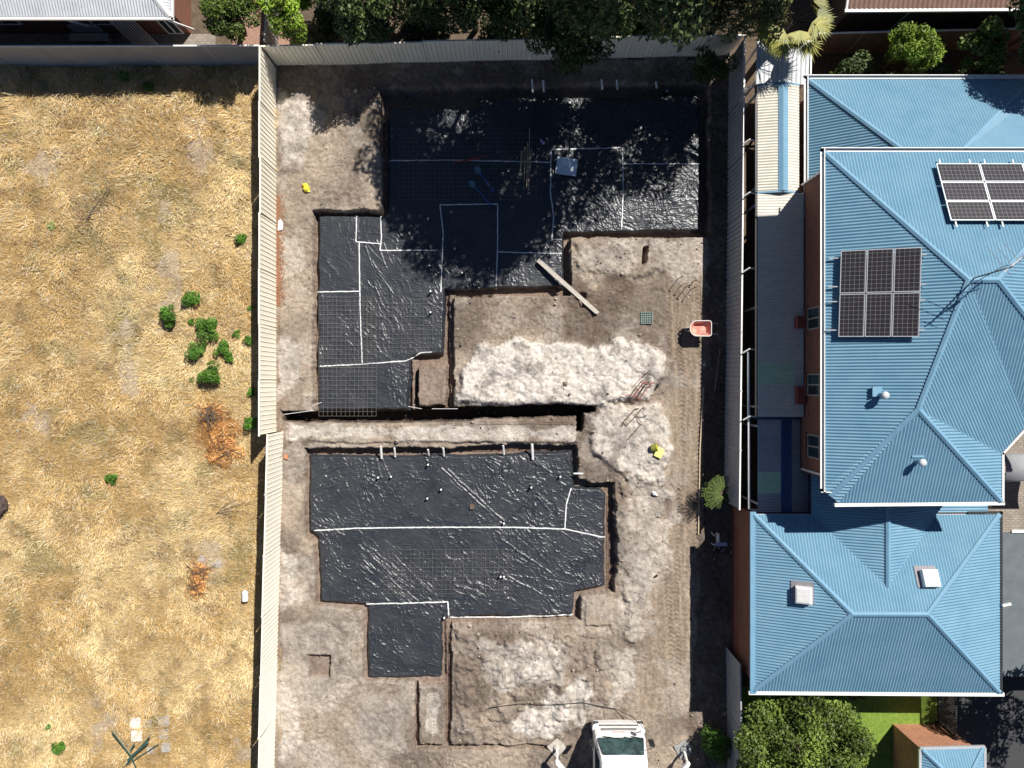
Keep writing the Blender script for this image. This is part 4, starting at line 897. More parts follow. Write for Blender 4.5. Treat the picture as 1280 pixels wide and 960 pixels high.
# ---------------------------------------------------------------- trees and plants
def leaves(rg, cents, rads, n, size, squash=.8, flat=.55, tone=(.7, 1.3), asp=.48):
    """leaf quads spread through clumps; returns (n,4,3) and colours"""
    cents = np.array(cents); rads = np.array(rads); w = rads**2; w = w/w.sum(); ci = rg.choice(len(cents), n, p=w)
    d = rg.normal(size=(n, 3)); d /= np.linalg.norm(d, axis=1)[:, None]; r = rg.uniform(.45, 1.08, n)**.6
    p = cents[ci]+d*(r*rads[ci])[:, None]*np.array([1, 1, squash])
    nr = rg.normal(size=(n, 3))*.9+d*.6+np.array([0, 0, flat]); nr /= np.linalg.norm(nr, axis=1)[:, None]
    t = np.cross(nr, rg.normal(size=(n, 3))); t /= np.linalg.norm(t, axis=1)[:, None]; b = np.cross(nr, t)
    L_ = size*rg.uniform(.6, 1.35, n)[:, None]; t = t*L_; b = b*L_*asp
    q = np.stack([p-t*.5, p+b*.5+t*.05, p+t*.55, p-b*.5+t*.05], 1)
    ct = rg.uniform(tone[0], tone[1], len(cents))[ci]*rg.uniform(.8, 1.2, n); ye = rg.rand(n)
    C = np.stack([ct*(1+.15*(ye > .85)), ct, ct*.9], -1); return q, C
def tree(name, label, base, h, crown_c, rad, m, n, size, seed, clumps=26, clump_r=.36, cat='tree', group=None, tone=(.65, 1.3), trunk_r=.14, parts=('trunk', 'crown'), flowers=None, bottom=-.6):
    rg = np.random.RandomState(seed); base = Vector(base); cc = np.array(crown_c, float); rad = np.array(rad, float)
    root = thing(name, label, cat, base, group); cents = []; rads = []
    while len(cents) < clumps:
        d = rg.normal(size=3); d /= np.linalg.norm(d)
        if d[2] < bottom: continue
        rr0 = rg.uniform(.35, .82); cents.append(cc+d*rad*rr0); rads.append(clump_r*rad.mean()*rg.uniform(.6, 1.2))
    q, C = leaves(rg, cents, rads, n, size, tone=tone)
    if flowers: k = rg.rand(len(C)) < flowers; C[k] = np.array([7, 5, 10.])*rg.uniform(.6, 1, k.sum())[:, None]
    tris_obj(parts[1], q, m, 4, C, root)
    b = MB(); c0 = Vector(cc); mid = base.lerp(c0, .5)+Vector((rg.uniform(-.1, .1)*h*.3, rg.uniform(-.1, .1)*h*.3, 0)); fork = Vector((c0.x, c0.y, c0.z-rad[2]*.45))
    b.tube([base-Vector((0, 0, .1)), base.lerp(fork, .5)+Vector((.05*h*.2, 0, 0)), fork], [trunk_r, trunk_r*.8, trunk_r*.6], 7)
    for i in range(0, min(len(cents), 14)):
        e = Vector(cents[i]); b.tube([fork, fork.lerp(e, .5)+Vector((0, 0, -.05*rad[2])), e], [trunk_r*.5, trunk_r*.3, trunk_r*.12], 5)
    b.build(parts[0], M['bark'], root); return root
tree('shade_tree', 'tall dense dark tree overhanging the back fence, its shade over the northern slab', (4.6, 17.0, 0), 13, (4.4, 15.3, 9.3), (4.7, 4.0, 4.4), M['leaf_dark'], 17500, .25, 11, 60, .30, group='trees behind the back fence')
tree('shade_tree', 'tall dark tree beyond the back fence, west of the densest tree', (.2, 18, 0), 11, (1.0, 16.4, 8.6), (3.8, 3.1, 3.8), M['leaf_dark'], 12000, .25, 12, 48, .30, group='trees behind the back fence')
tree('shade_tree', 'olive tree with open wispy crown over the back corner', (9.6, 18.2, 0), 11, (9.4, 16.3, 7.8), (3.4, 3.0, 3.8), M['leaf_olive'], 8500, .22, 13, 40, .24, group='trees behind the back fence')
for i, (x, y, rx, rz) in enumerate(((-7.9, 15.7, .9, 1.3), (-3.7, 15.6, 1.2, 1.4), (-.4, 15.5, 1.1, 1.2), (5.0, 15.4, 1.3, 1.3), (8.0, 15.3, 1.1, 1.3), (-6.2, 18.2, 1.6, 1.8), (2.9, 18.4, 2.0, 2.0), (7.0, 18.6, 2.0, 2.0))):
    tree('undergrowth_shrub', 'dark shrub under the big trees behind back fence, ' + ['beside the lime green tree', 'under the gap right of the blossoms', 'under the dull green tree', 'right of the lowest hanging foliage', 'left of the back corner creeper', 'further back behind the blossoms', 'further back under the densest crown', 'further back under the olive crowns'][i], (x, y, 0), 2, (x, y, rz*.8), (rx, .8 if i < 5 else 1.6, rz), M['leaf_dark'], 3500, .15, 70+i, 14, .4, cat='shrub', trunk_r=.05)
tree('low_tree', 'dark tree filling the gap behind the fence between dull green and dense trees', (.4, 16.3, 0), 5, (.5, 15.9, 2.9), (2.2, 1.7, 1.7), M['leaf_dark'], 11000, .17, 31, 30, .32)
tree('low_tree', 'dark tree behind the fence at the left of the blossom tree', (-7.3, 17.2, 0), 5, (-7.2, 16.9, 2.9), (1.6, 1.4, 1.6), M['leaf_dark'], 7000, .17, 32, 20, .34)
tree('low_tree', 'dark tree standing further back behind the blossom tree', (-4.0, 17.4, 0), 5, (-4.0, 16.9, 3.4), (2.6, 1.6, 1.9), M['leaf_dark'], 11000, .18, 33, 30, .32)
tree('low_tree', 'dark shaded tree behind the wispy olive trees', (7.6, 17.0, 0), 5, (7.6, 16.6, 3.0), (3.2, 1.6, 1.9), M['leaf_dark'], 12000, .18, 34, 32, .30)
tree('low_tree', 'dark leafy tree dropping dense foliage low over the back fence', (2.6, 15.6, 0), 5, (2.5, 14.6, 3.2), (2.3, 1.9, 1.9), M['leaf_dark'], 15000, .16, 14, 34, .34)
tree('low_tree', 'dark tree with pale pink blossoms leaning over the back fence', (-5.6, 15.9, 0), 5, (-5.8, 15.5, 3.2), (2.4, 1.5, 1.7), M['leaf_dark'], 11000, .15, 15, 30, .30, flowers=.012)
tree('low_tree', 'dull green tree behind the fence between blossom tree and dense tree', (-1.6, 16.0, 0), 5, (-1.9, 15.5, 3.3), (2.3, 1.5, 1.6), M['leaf_dark'], 10000, .16, 16, 28, .30)
tree('low_tree', 'olive wispy tree over back fence right of the densest foliage', (6.6, 15.6, 0), 5, (6.6, 15.1, 3.6), (2.3, 1.5, 1.5), M['leaf_olive'], 8000, .17, 17, 30, .26)
tree('low_tree', 'olive grey tree with fine leaves beside the palm', (9.6, 15.6, 0), 5, (9.7, 15.0, 3.6), (1.7, 1.6, 1.5), M['leaf_olive'], 7000, .15, 18, 24, .28)
tree('vine', 'dark creeper hanging over the corner of the back fence inside the site', (8.7, 13.9, 0), 2, (8.7, 13.7, 1.3), (.9, .7, .9), M['leaf_dark'], 2600, .12, 19, 12, .4, cat='creeper', trunk_r=.04)
tree('round_tree', 'dark green leafy tree behind the grey fence, left of the bright one', (-12.1, 15.9, 0), 4, (-11.6, 15.6, 2.6), (1.25, 1.5, 1.3), M['leaf_mid'], 7000, .13, 20, 20, .34, tone=(.3, .75))
tree('round_tree', 'bright lime green tree at the corner of the grey and cream fences', (-9.2, 15.9, 0), 4, (-9.3, 15.75, 2.4), (1.05, 1.5, 1.2), M['leaf_bright'], 6500, .13, 21, 18, .36, tone=(.5, 1.15))
tree('round_tree', 'yellow green rounded tree behind the rear blue roof', (16.5, 14.1, 0), 4, (16.5, 14.05, 2.6), (1.45, 1.0, 1.1), M['leaf_bright'], 7500, .12, 22, 20, .36, tone=(.35, .9))
tree('garden_shrub', 'small bright green shrub left of the yellow green tree', (13.9, 13.2, 0), 1.6, (13.9, 13.2, .9), (.6, .6, .6), M['leaf_mid'], 1800, .10, 23, 9, .4, cat='shrub', trunk_r=.04)
tree('round_tree', 'mid green tree right of the yellow green tree behind rear blue roof', (19.4, 13.9, 0), 4, (19.3, 13.8, 2.8), (1.1, .9, 1.1), M['leaf_mid'], 5500, .13, 24, 16, .36, tone=(.4, .9))
for lb, x, y, rx, sd in (('dark hedge shrub left of the yellow green tree near the rear roof', 14.7, 13.5, 1.1, 51), ('dark hedge shrub between yellow green tree and mid green tree', 17.9, 13.4, 1.1, 52), ('dark hedge shrub at the right frame edge behind rear roof', 20.4, 13.2, 1.2, 53), ('low dark hedge shrub in front of the yellow green tree', 16.2, 12.95, 1.0, 54)):
    tree('garden_shrub', lb, (x, y, 0), 2, (x, y, 1.2), (rx, .65, 1.0), M['leaf_dark'], 3500, .13, sd, 12, .4, cat='shrub', trunk_r=.05)
tree('shade_tree', 'dark tree at the top right corner shading the rear blue roof', (21.5, 14.6, 0), 8, (21.3, 14.5, 5.0), (2.7, 2.3, 2.7), M['leaf_dark'], 14000, .19, 25, 30, .30)
tree('garden_tree', 'big dense green tree in front garden below the front blue roof', (11.9, -15.6, 0), 4.3, (12.1, -15.3, 2.5), (3.2, 2.75, 1.75), M['leaf_garden'], 36000, .14, 26, 70, .25, tone=(.3, 1.15))
tree('garden_shrub', 'reddish brown shrub between the big garden tree and the lawn', (14.7, -13.2, 0), 1.3, (14.75, -13.35, .9), (.75, .5, .5), mat('leaf_russet', (.16,.085,.04), (.10,.10,.03), attr='Col', scale=3), 1500, .10, 27, 9, .4, cat='shrub', trunk_r=.03)
tree('shade_tree', 'tree east of the driveway that dapples the dark asphalt', (23.4, -12.2, 0), 6, (23.4, -12.2, 4.6), (2.6, 2.4, 2.2), M['leaf_mid'], 9000, .18, 28, 30, .26)
tree('site_bush', 'soft green bush growing in the shade inside the site beside the fence', (9.0, -15.6, 0), 1, (9.05, -15.8, .45), (.75, 1.2, .55), M['leaf_bush'], 5200, .085, 29, 22, .34, cat='bush', trunk_r=.03, tone=(.5, 1.1))
# feathery small tree (tree of heaven) by the east fence
r = thing('young_tree', 'young tree with long feathery fronds growing beside the east fence', 'tree', (8.7, -4.9, 0)); rg = random.Random(4)
c0 = Vector((9.12, -4.7, 1.25)); b = MB(); b.tube([(9.2, -4.95, -.1), (9.16, -4.85, .7), c0], [.05, .04, .03], 6); qs = []; cs = []
for k in range(26):
    an = rg.uniform(0, 2*pi) if k > 9 else R(95+k*15); ln = rg.uniform(.6, .95)*(1 if k < 10 else .85); z0 = c0.z-rg.uniform(.1, .9)*(k > 9); p0 = Vector((c0.x, c0.y, z0)); d = Vector((cos(an), sin(an), .15)); pts = [p0, p0+d*ln*.5+Vector((0, 0, .1)), p0+d*ln+Vector((0, 0, -.1))]
    b.tube(pts, [.012, .009, .005], 4); s_ = Vector((-sin(an), cos(an), 0))
    for i in range(13):
        t = .15+.85*i/12; p = p0+d*ln*t+Vector((0, 0, .1-.25*abs(t-.4))); lw = .20*(1-.55*t)
        for sg in (-1, 1):
            tip = p+s_*sg*lw+d*lw*.35; e = (tip-p).cross(Vector((0, 0, 1))).normalized()*.022
            qs.append([p, (p+tip)/2+e, tip, (p+tip)/2-e]); v = rg.uniform(.7, 1.3); cs.append((v, v, v))
for k in range(26): tris_obj('frond', np.array([[tuple(v) for v in q] for q in qs[k*26:(k+1)*26]]), M['leaf_mid'], 4, np.array(cs[k*26:(k+1)*26])*(.6 if k < 10 else .3), r)
b.build('trunk', M['bark'], r)
# fan palm
r = thing('fan_palm', 'yellow green fan palm beside the silver lean-to roof', 'palm', (11.3, 14.8, 0)); b = MB(); b.tube([(11.4, 14.9, 0), (11.35, 14.8, 2.2), (11.1, 14.35, 3.9)], [.16, .13, .12], 8); b.build('trunk', M['bark'], r)
qs = []; cs = []; c0 = Vector((11.1, 14.3, 4.0)); sb = MB()
for k in range(24):
    an = 2*pi*k/24*2.1+rg.uniform(-.2, .2); el = rg.uniform(-.25, .75); ln = rg.uniform(.7, 1.2); d = Vector((cos(an)*cos(el), sin(an)*cos(el), sin(el))); p = c0+d*ln; sb.tube([c0, c0.lerp(p, .6)+Vector((0, 0, .05)), p], .015, 4)
    v0 = rg.uniform(.55, 1.25); side = Vector((-sin(an), cos(an), 0)); dr = (d+Vector((0, 0, -.35))).normalized()
    for j in range(17):
        a = (j-8)/8*1.25; dd = (dr*cos(a)+side*sin(a)); tip = p+dd*rg.uniform(.55, .85)+Vector((0, 0, -.12)); e = dd.cross(Vector((0, 0, 1))).normalized()*.032
        qs.append([p, p.lerp(tip, .5)+e, tip, p.lerp(tip, .5)-e]); cs.append((v0, v0, v0))
for k in range(24): tris_obj('frond', np.array([[tuple(v) for v in q] for q in qs[k*17:(k+1)*17]]), M['leaf_yellow'], 4, np.array(cs[k*17:(k+1)*17]), r)
sb.build('stem', M['leaf_yellow'], r)
# green bushes in the dry field
def bush(px, py, rad, label, seed, h=None, m=None, n=None, group='green bushes in the dry grass'):
    h = h or rad*1.5; rad *= 1.22; q = P(px, py); z = fz(q.x, q.y); rg = np.random.RandomState(seed); root = thing('green_bush', label, 'bush', (q.x, q.y, z), group)
    cents = [(q.x+rg.uniform(-.6, .6)*rad, q.y+rg.uniform(-.6, .6)*rad, z+h*rg.uniform(.35, .8)) for _ in range(11)]
    c, C = leaves(rg, cents, [rad*rg.uniform(.3, .5) for _ in cents], n or int(1500*(rad/.4)**2), .08, tone=(.65, 1.35)); tris_obj('foliage', c, m or M['leaf_bush'], 4, C, root)
    b = MB()
    for c_ in cents[:6]: b.tube([(q.x, q.y, z-.05), c_], [.015, .008], 4)
    b.build('stem', M['bark'], root)
bush(241, 374, .33, 'round green bush, topmost of the cluster in the dry grass', 1)
bush(216, 391, .37, 'tall round green bush, leftmost of the cluster, with a long shadow', 2, .9); bush(215, 402, .28, 'lower lobe of bush just below the leftmost bush of the cluster', 3)
bush(262, 412, .44, 'wide green bush in the middle right of the cluster', 4); bush(249, 439, .38, 'green bush above the lowest bush of the cluster', 5)
bush(279, 436, .31, 'smaller green bush on the right side of the cluster', 6); bush(287, 446, .22, 'little green bush at the far right of the cluster', 7); bush(266, 467, .48, 'largest green bush at the bottom of the cluster', 8)
bush(240, 402, .13, 'tiny green sprout inside the bush cluster', 9); bush(143, 597, .23, 'small bright green bush alone in the middle of the dry grass', 10)
bush(303, 299, .22, 'small green bush near the fence, above the cluster', 11); bush(73, 933, .24, 'low green weed near the bottom left corner', 12, .2); bush(80, 931, .16, 'low green weed touching the bottom left weed', 42, .2)
bush(297, 417, .15, 'thin green sprout left of the fence shadow beside the cluster', 13); bush(313, 425, .2, 'green weed at the fence base beside the cluster', 14); bush(316, 490, .2, 'green weed at the fence base above the fence step', 15)
bush(317, 527, .30, 'larger green weed at the fence base right beside the fence step', 16, .7); bush(190, 112, .25, 'green tuft in the tall grass below the grey fence', 17); bush(159, 98, .22, 'dull green tuft in shade at the grey fence foot', 18)
bush(241, 475, .1, 'tiny sprout left of the largest bush', 19); bush(62, 907, .12, 'dark little weed above the bottom left weed', 20); bush(314, 385, .12, 'tiny green weed in the fence shadow', 21)
# spiky rosette weed
q = P(67, 283); r = thing('spiky_weed', 'pale green spiky weed in the dry grass at far left', 'weed', (q.x, q.y, 0)); qs = []; cs = []
for k in range(26):
    an = rg.uniform(0, 2*pi); l = rg.uniform(.12, .30); z = fz(q.x, q.y)+.05; p = Vector((q.x, q.y, z)); tip = p+Vector((cos(an)*l, sin(an)*l, rg.uniform(.02, .16))); e = Vector((-sin(an), cos(an), 0))*.022
    qs.append([p, p.lerp(tip, .5)+e, tip, p.lerp(tip, .5)-e]); v = rg.uniform(1, 2); cs.append((v, v, v*1.6))
tris_obj('foliage', np.array([[tuple(v) for v in q_] for q_ in qs]), M['leaf_mid'], 4, np.array(cs), r)
# piles of dry orange branches
def brush(px, py, rad, n, label, seed, aspect=1.3, sticks=14):
    q = P(px, py); z = fz(q.x, q.y); rg = np.random.RandomState(seed); root = thing('brush_pile', label, 'brush pile', (q.x, q.y, z), 'heaps of dry orange cuttings')
    cents = [(q.x+rg.uniform(-1, 1)*rad*.75, q.y+rg.uniform(-1, 1)*rad*aspect*.75, z+.03+rg.uniform(0, .08)) for _ in range(24)]
    c, C = leaves(rg, cents, [rad*.34]*24, int(n*1.0), .26, .6, tone=(.8, 1.7), asp=.12); tris_obj('dry_leaves', c, M['leaf_dry'], 4, C, root)
    b = MB()
    for _ in range(sticks):
        a = Vector((q.x+rg.uniform(-.6, .6)*rad, q.y+rg.uniform(-.5, .5)*rad*aspect, z+.2)); an = rg.uniform(0, pi); d = Vector((cos(an), sin(an), 0))*rg.uniform(.2, .55); b.tube([a-d, a+Vector((0, 0, .07)), a+d+Vector((rg.uniform(-.1, .1), 0, -.05))], .012, 4)
    b.build('branch', M['bark'], root)
brush(283, 556, .85, 2200, 'large heap of orange dead cuttings left of the fence step', 1); brush(266, 520, .6, 500, 'dark hollow heap of dead branches above the orange heap', 2, 1, 26)
brush(252, 715, .42, 900, 'small heap of orange dead cuttings lower down the field', 3); brush(249, 733, .3, 350, 'scattered orange cuttings below the small heap', 4, 1, 6)
# dead branch
r = thing('dead_branch', 'dark dead forked branch lying in the upper left grass', 'branch', P(115, 262)); b = MB(); a = P(108, 275, .1); c = P(140, 230, .3)
b.tube([a, a.lerp(c, .5)+Vector((.05, 0, .1)), c], [.03, .02, .01], 5)
for i in range(12):
    t = rg.uniform(.2, 1); p = a.lerp(c, t)+Vector((0, 0, .08)); b.tube([p, p+Vector((rg.uniform(-.5, .5), rg.uniform(-.2, .5), rg.uniform(-.05, .2)))], [.012, .004], 4)
b.build('branch', M['bark'], r)
r = thing('dead_branch', 'thin bare branch on the grass beside the lower fence run', 'branch', P(300, 630)); b = MB(); a = P(270, 642, .1)
for px, py in ((322, 626), (300, 622), (310, 640), (292, 645)): b.tube([a, a.lerp(P(px, py, .15), .5)+Vector((0, .1, .1)), P(px, py, .2)], [.02, .012, .005], 4)
b.build('branch', M['bark'], r)
# leaf litter strewn at the foot of fences (uncountable)
rgn = np.random.RandomState(9); n = 1500; x = rgn.uniform(-10.6, -10.15, n); y = rgn.uniform(3.5, 8.5, n)
x = np.concatenate([x, rgn.uniform(8.7, 9.6, 900), rgn.uniform(-10.6, -10.2, 260)]); y = np.concatenate([y, rgn.uniform(-5, 2.5, 900), rgn.uniform(-13, 3, 260)])
x2 = np.where(x < 0, -10.57+np.abs(x+10.57)*rgn.uniform(0, 1, len(x)), x); z = np.array([gz(a, b_) for a, b_ in zip(x2, y)])+.02
an = rgn.uniform(0, 6.28, len(x)); s_ = rgn.uniform(.02, .045, len(x)); c_, d_ = np.cos(an)*s_, np.sin(an)*s_
co = np.stack([np.stack([x2-c_, y-d_, z], -1), np.stack([x2+d_*.5, y-c_*.5, z+.015], -1), np.stack([x2+c_, y+d_, z], -1), np.stack([x2-d_*.5, y+c_*.5, z+.02], -1)], 1)
cc = np.array([.36,.17,.09])*rgn.uniform(.5, 1.4, len(x))[:, None]; tag(tris_obj('leaf_litter', co, M['straw'], 4, cc), kind='stuff')
# clods and pebbles over the site
def clods():
    rg = np.random.RandomState(12); n = 16000; x = rg.uniform(-10.4, 8.9, n); y = rg.uniform(-17.5, 13.5, n); px = x/PX+640; py = 480-y/PX
    keepp = (sdf(x, y, W(U_PIT)) > .05) & (sdf(x, y, W(L_PIT)) > .05); dens = .12+.9*sm(.5, .7, fbm(x, y, .8, 201, 4)); dens = np.where((px > 826) & (py > 300), dens*.25, dens); dens = dens*.5+.8*np.exp(-np.minimum(np.abs(sdf(x, y, W(U_PIT))), np.abs(sdf(x, y, W(L_PIT))))/.16); keepp &= rg.rand(n) < dens
    x, y = x[keepp], y[keepp]; n = len(x); i = np.clip(((x-site_x[0])/GS).round().astype(int), 0, len(site_x)-1); j = np.clip(((y-site_y[0])/GS).round().astype(int), 0, len(site_y)-1); z = SITE_Z[j, i]
    s = rg.uniform(.012, .05, n)*(1+1.2*(rg.rand(n) < .05)); base = np.array([(1,0,0),(0,1,0),(-1,0,0),(0,-1,0),(0,0,.9),(0,0,-.6)], float); F = [(0,1,4),(1,2,4),(2,3,4),(3,0,4),(1,0,5),(2,1,5),(3,2,5),(0,3,5)]
    v = base[None]*s[:, None, None]*rg.uniform(.6, 1.3, (n, 6, 1)); a = rg.uniform(0, 6.28, n); ca, sa = np.cos(a)[:, None], np.sin(a)[:, None]
    v = np.stack([v[..., 0]*ca-v[..., 1]*sa, v[..., 0]*sa+v[..., 1]*ca, v[..., 2]], -1)+np.stack([x, y, z+s*.4], -1)[:, None]
    tri = v[:, F].reshape(-1, 3, 3); c = np.array([.36,.30,.25])*rg.uniform(.45, 1.6, n)[:, None]; tag(tris_obj('clods', tri, M['straw'], 3, np.repeat(c, 8, 0)), kind='stuff')
clods()

# ---------------------------------------------------------------- things on the building site
ORD = ['first', 'second', 'third', 'fourth', 'fifth', 'sixth', 'seventh', 'eighth', 'ninth', 'tenth']
# pipe stubs leaning out of the banks
def stub(px, ya, yb, z0, z1, label, r=.05, grp='white pipe stubs at the slab edges', horiz=None):
    a = P(px, ya, z0); c = P(px+1, yb, z1)
    if horiz: a = P(horiz[0], horiz[1], z0); c = P(horiz[2], horiz[3], z1)
    b = MB(); b.tube([a, c], r, 10); tag(b.build('pipe_stub', M['pvc'], None, loc=c, smooth=False), label, 'pipe', grp)
for i, (px, ya, yb, rr1) in enumerate(((476, 558, 573, .055), (493, 560, 571, .045), (535, 562, 569, .04), (554, 560, 570, .045), (629, 557, 568, .045), (665, 555, 574, .06))):
    stub(px, ya, yb, .12, -.12, 'white pipe stub on north edge of southern slab, %s from the west' % ORD[i], rr1)
for i, (px, ya, yb, rr1) in enumerate(((665, 99, 116, .045), (679, 100, 115, .05), (752, 99, 112, .045), (771, 100, 112, .045), (820, 102, 110, .045))):
    stub(px, ya, yb, .15, -.1, 'white pipe stub on shaded north edge of northern slab, %s from the west' % ORD[i], rr1)
stub(0, 0, 0, .0, .0, 'white pipe stub pointing east from the southern slab corner', .04, horiz=(717, 592, 729, 592))
def riser(px, py, hz, z0, label, h=.3, r=.036, lean=(0, 0)):
    q = P(px, py, z0); z = hz(q.x, q.y); root = thing('pipe_riser', label, 'pipe', (q.x, q.y, z), 'pipe risers poking through the plastic')
    b = MB(); b.tube([(q.x, q.y, z-.1), (q.x+lean[0], q.y+lean[1], z+h)], r, 10); b.build('pipe', M['pvc'], root)
    b = MB(); b.lathe((q.x, q.y, z-.02), [(r*3.2, 0), (r*2.0, .05), (r*1.25, .14), (r*1.15, .2)], 10); b.build('plastic_wrap', M['black_plastic'], root, smooth=True)
    b = MB(); b.lathe((q.x+lean[0], q.y+lean[1], z+h), [(r*1.25, -.05), (r*1.25, .01)], 10); b.build('cap', M['pvc'], root)
for i, (px, py) in enumerate(((474, 596), (490, 595), (536, 580), (552, 611), (535, 622), (630, 653), (664, 608), (700, 595), (626, 719), (630, 719), (556, 770))):
    riser(px, py, hL, ZL, ['white pipe riser on southern slab, leftmost below the pipe stubs', 'white pipe riser beside the leftmost one on southern slab', 'white pipe riser near the north edge, under the third stub', 'white pipe riser halfway between north edge and long tape', 'white pipe riser just left below the halfway one', 'white pipe riser where long creases meet at the tape', 'white pipe riser below the thick east stub', 'white pipe riser near the northeast corner of southern slab', 'left pipe riser of a close pair in the middle of the slab', 'right pipe riser of a close pair in the middle of the slab', 'white pipe riser at the inner corner of the southern slab'][i], h=.26)
for i, (px, py) in enumerate(((536, 275), (569, 312), (538, 333), (539, 365), (539, 391), (578, 342), (834, 113))):
    riser(px, py, hU, ZU, ['white pipe riser inside the shaded taped square, left of it', 'white pipe riser right of the long wavy tape', 'white pipe riser left of the wavy tape in shade', 'white pipe riser left of the tape end', 'white pipe riser on sunlit plastic below the tape end', 'white pipe riser in shade below the taped square', 'white pipe riser at the crumpled northeast edge'][i], h=.3)
# starter bars (steel pins standing in trenches)
def pin(px, py, h, label, grp='steel pins standing in the ground', r=.012, m='rust', z=None):
    q = P(px, py); z = gz(q.x, q.y) if z is None else z; b = MB(); b.tube([(q.x, q.y, z-.1), (q.x+.01, q.y, z+h), (q.x+.09, q.y-.02, z+h+.02)], r, 5); tag(b.build('steel_pin', M[m], None, loc=(q.x, q.y, z)), label, 'steel pin', grp)
pins = [(847, 349, .75), (851, 357, .6), (857, 359, .75), (863, 362, .8), (866, 352, .4)]
for i, (px, py, h) in enumerate(pins): pin(px, py, h, 'steel pin north of the wheelbarrow, %s from the west' % ORD[i], r=.022)
for i, (px, py, h) in enumerate(((378, 525, .7), (385, 525, .7), (391, 525, .75))): pin(px, py, h, 'steel pin at the west end of the pale strip, %s from the fence' % ORD[i])
for i, (px, py) in enumerate(((506, 525), (511, 525), (550, 525), (555, 525), (560, 525))): pin(px, py, .5, 'steel pin on pale strip below the slab, %s from the west' % ORD[i])
for i, (px, py) in enumerate(((356, 566), (391, 545), (518, 549), (738, 578), (731, 540), (722, 546), (793, 555), (795, 608), (767, 776), (762, 782), (801, 745), (446, 886), (410, 868), (717, 553))):
    pin(px, py, .5 if i < 8 else .35, ['steel pin by the fence step at the orange scrap', 'steel pin at the northwest corner of southern slab', 'steel pin in the middle of the pale strip', 'steel pin at the northeast notch of the southern slab', 'hooked pin at the east end of the pale strip', 'pin just west of the hooked pin on the pale strip', 'steel pin left of the yellow bucket', 'steel pin left of the white bag', 'upper of two pins by the small raised earth block', 'lower of two pins by the small raised earth block', 'steel pin beside the vehicle track, lower east', 'steel pin in pale ground at bottom left of site', 'steel pin under the small square hole', 'steel pin at the north edge of the southern slab, east end'][i])
# bent reinforcing bars on the white sand
def rebar(pts, label, m='rust', r=.016, z=.1, grp='bent bars on the white sand'):
    W_ = [P(a, c) for a, c in pts]; 
    for p in W_: p.z = gz(p.x, p.y)+z
    b = MB(); b.tube(W_, r, 5); tag(b.build('bent_bar', M[m], None, loc=W_[0]), label, 'steel bar', grp)
rebar([(809, 464), (801, 471), (789, 484)], 'long dark bar, topmost of the bundle on the white sand')
for i, (dx, dy) in enumerate(((0, 0), (4, 2), (8, 3), (12, 5))):
    rebar([(783+dx, 493+dy*.6), (786+dx, 494+dy*.6), (799+dx, 477+dy*.4), (803+dx, 475+dy*.4)], 'bent bar in the bundle on white sand, %s from the left' % ORD[i], 'redsteel' if i % 2 else 'rust', z=.1+.03*i)
rebar([(776, 493), (790, 495), (800, 500)], 'red bar crossing the lower end of the bar bundle', 'redsteel', z=.2)
rebar([(798, 478), (806, 480), (815, 479)], 'short red bar at the upper end of the bar bundle', 'redsteel', z=.2); rebar([(786, 499), (793, 501), (798, 491), (806, 478)], 'dark stirrup shaped bar in the bundle', 'rust', z=.22)
rebar([(777, 532), (778, 527), (792, 511), (797, 510)], 'thick hooked bar below the bundle on white sand', 'rust', .022); rebar([(781, 527), (783, 530), (787, 526), (803, 508), (806, 510)], 'long J shaped bar below the bundle', 'rust', .018)
rebar([(795, 519), (799, 527), (802, 529), (800, 530), (783, 549)], 'thin bar with a kinked top near the yellow bucket', 'rust'); rebar([(793, 520), (803, 520), (808, 518)], 'short grey bar across the kinked bar', 'steel')
# black tube
r = P(821, 484); b = MB(); b.tube([P(817.5, 487.5, .1), P(823.5, 480.5, .14)], .055, 8); tag(b.build('black_tube', M['black'], None, loc=P(820, 484)), 'short thick black tube at the edge of the white sand', 'tube')
b = MB(); b.tube([P(816, 748+155, .08), P(821, 743+155, .1)], .04, 6); 
b = MB(); b.tube([P(817, 722, .1), P(822, 719, .12)], .05, 7); tag(b.build('black_tube', M['black'], None, loc=P(819, 720)), 'small black tube beside the vehicle track, lower down', 'tube')
# yellow bucket tipped over, yellow lid ; crumpled yellow bag at upper left
q = P(814, 561); z = gz(q.x, q.y); root = thing('yellow_bucket', 'tipped yellow container with pale yellow lid on the white sand', 'bucket', (q.x, q.y, z))
b = MB(); ax = Vector((.9, .25, .35)).normalized(); a = q+Vector((-.05, .05, z+.12)); pr = []; b.tube([a, a+ax*.26], [.15, .17], 14, cap=False); b.tube([a+ax*.26, a+ax*.0], [.15, .13], 14); b.build('body', M['olive'], root)
b = MB(); b.tube([a+ax*.245, a+ax*.27], .185, 14, cap=False); b.build('rim', M['yellow'], root)
b = MB(); c = P(822, 565, .15); e = Matrix.Rotation(R(-25), 3, 'Z')@Matrix.Rotation(R(14), 3, 'Y'); b.box((-.17, -.22, -.03), (.2, .22, .05)); b.v = [tuple(e@Vector(v)+c+Vector((0, 0, z))) for v in b.v]; b.build('lid', M['pale_yellow'], root, bevel=.03)
q = P(383, 235); z = gz(q.x, q.y); bm = MB(); rg2 = random.Random(5); vs = []
for i in range(7):
    for j in range(7):
        u, v = (i-3)/3, (j-3)/3; rr2 = .24*(1-.18*(u*u+v*v)); vs.append((q.x+u*rr2*.75+rg2.uniform(-.03, .03)-v*.05, q.y+v*rr2+rg2.uniform(-.03, .03), z+.04+.16*max(0, 1-u*u-v*v*.6)+rg2.uniform(-.045, .05)))
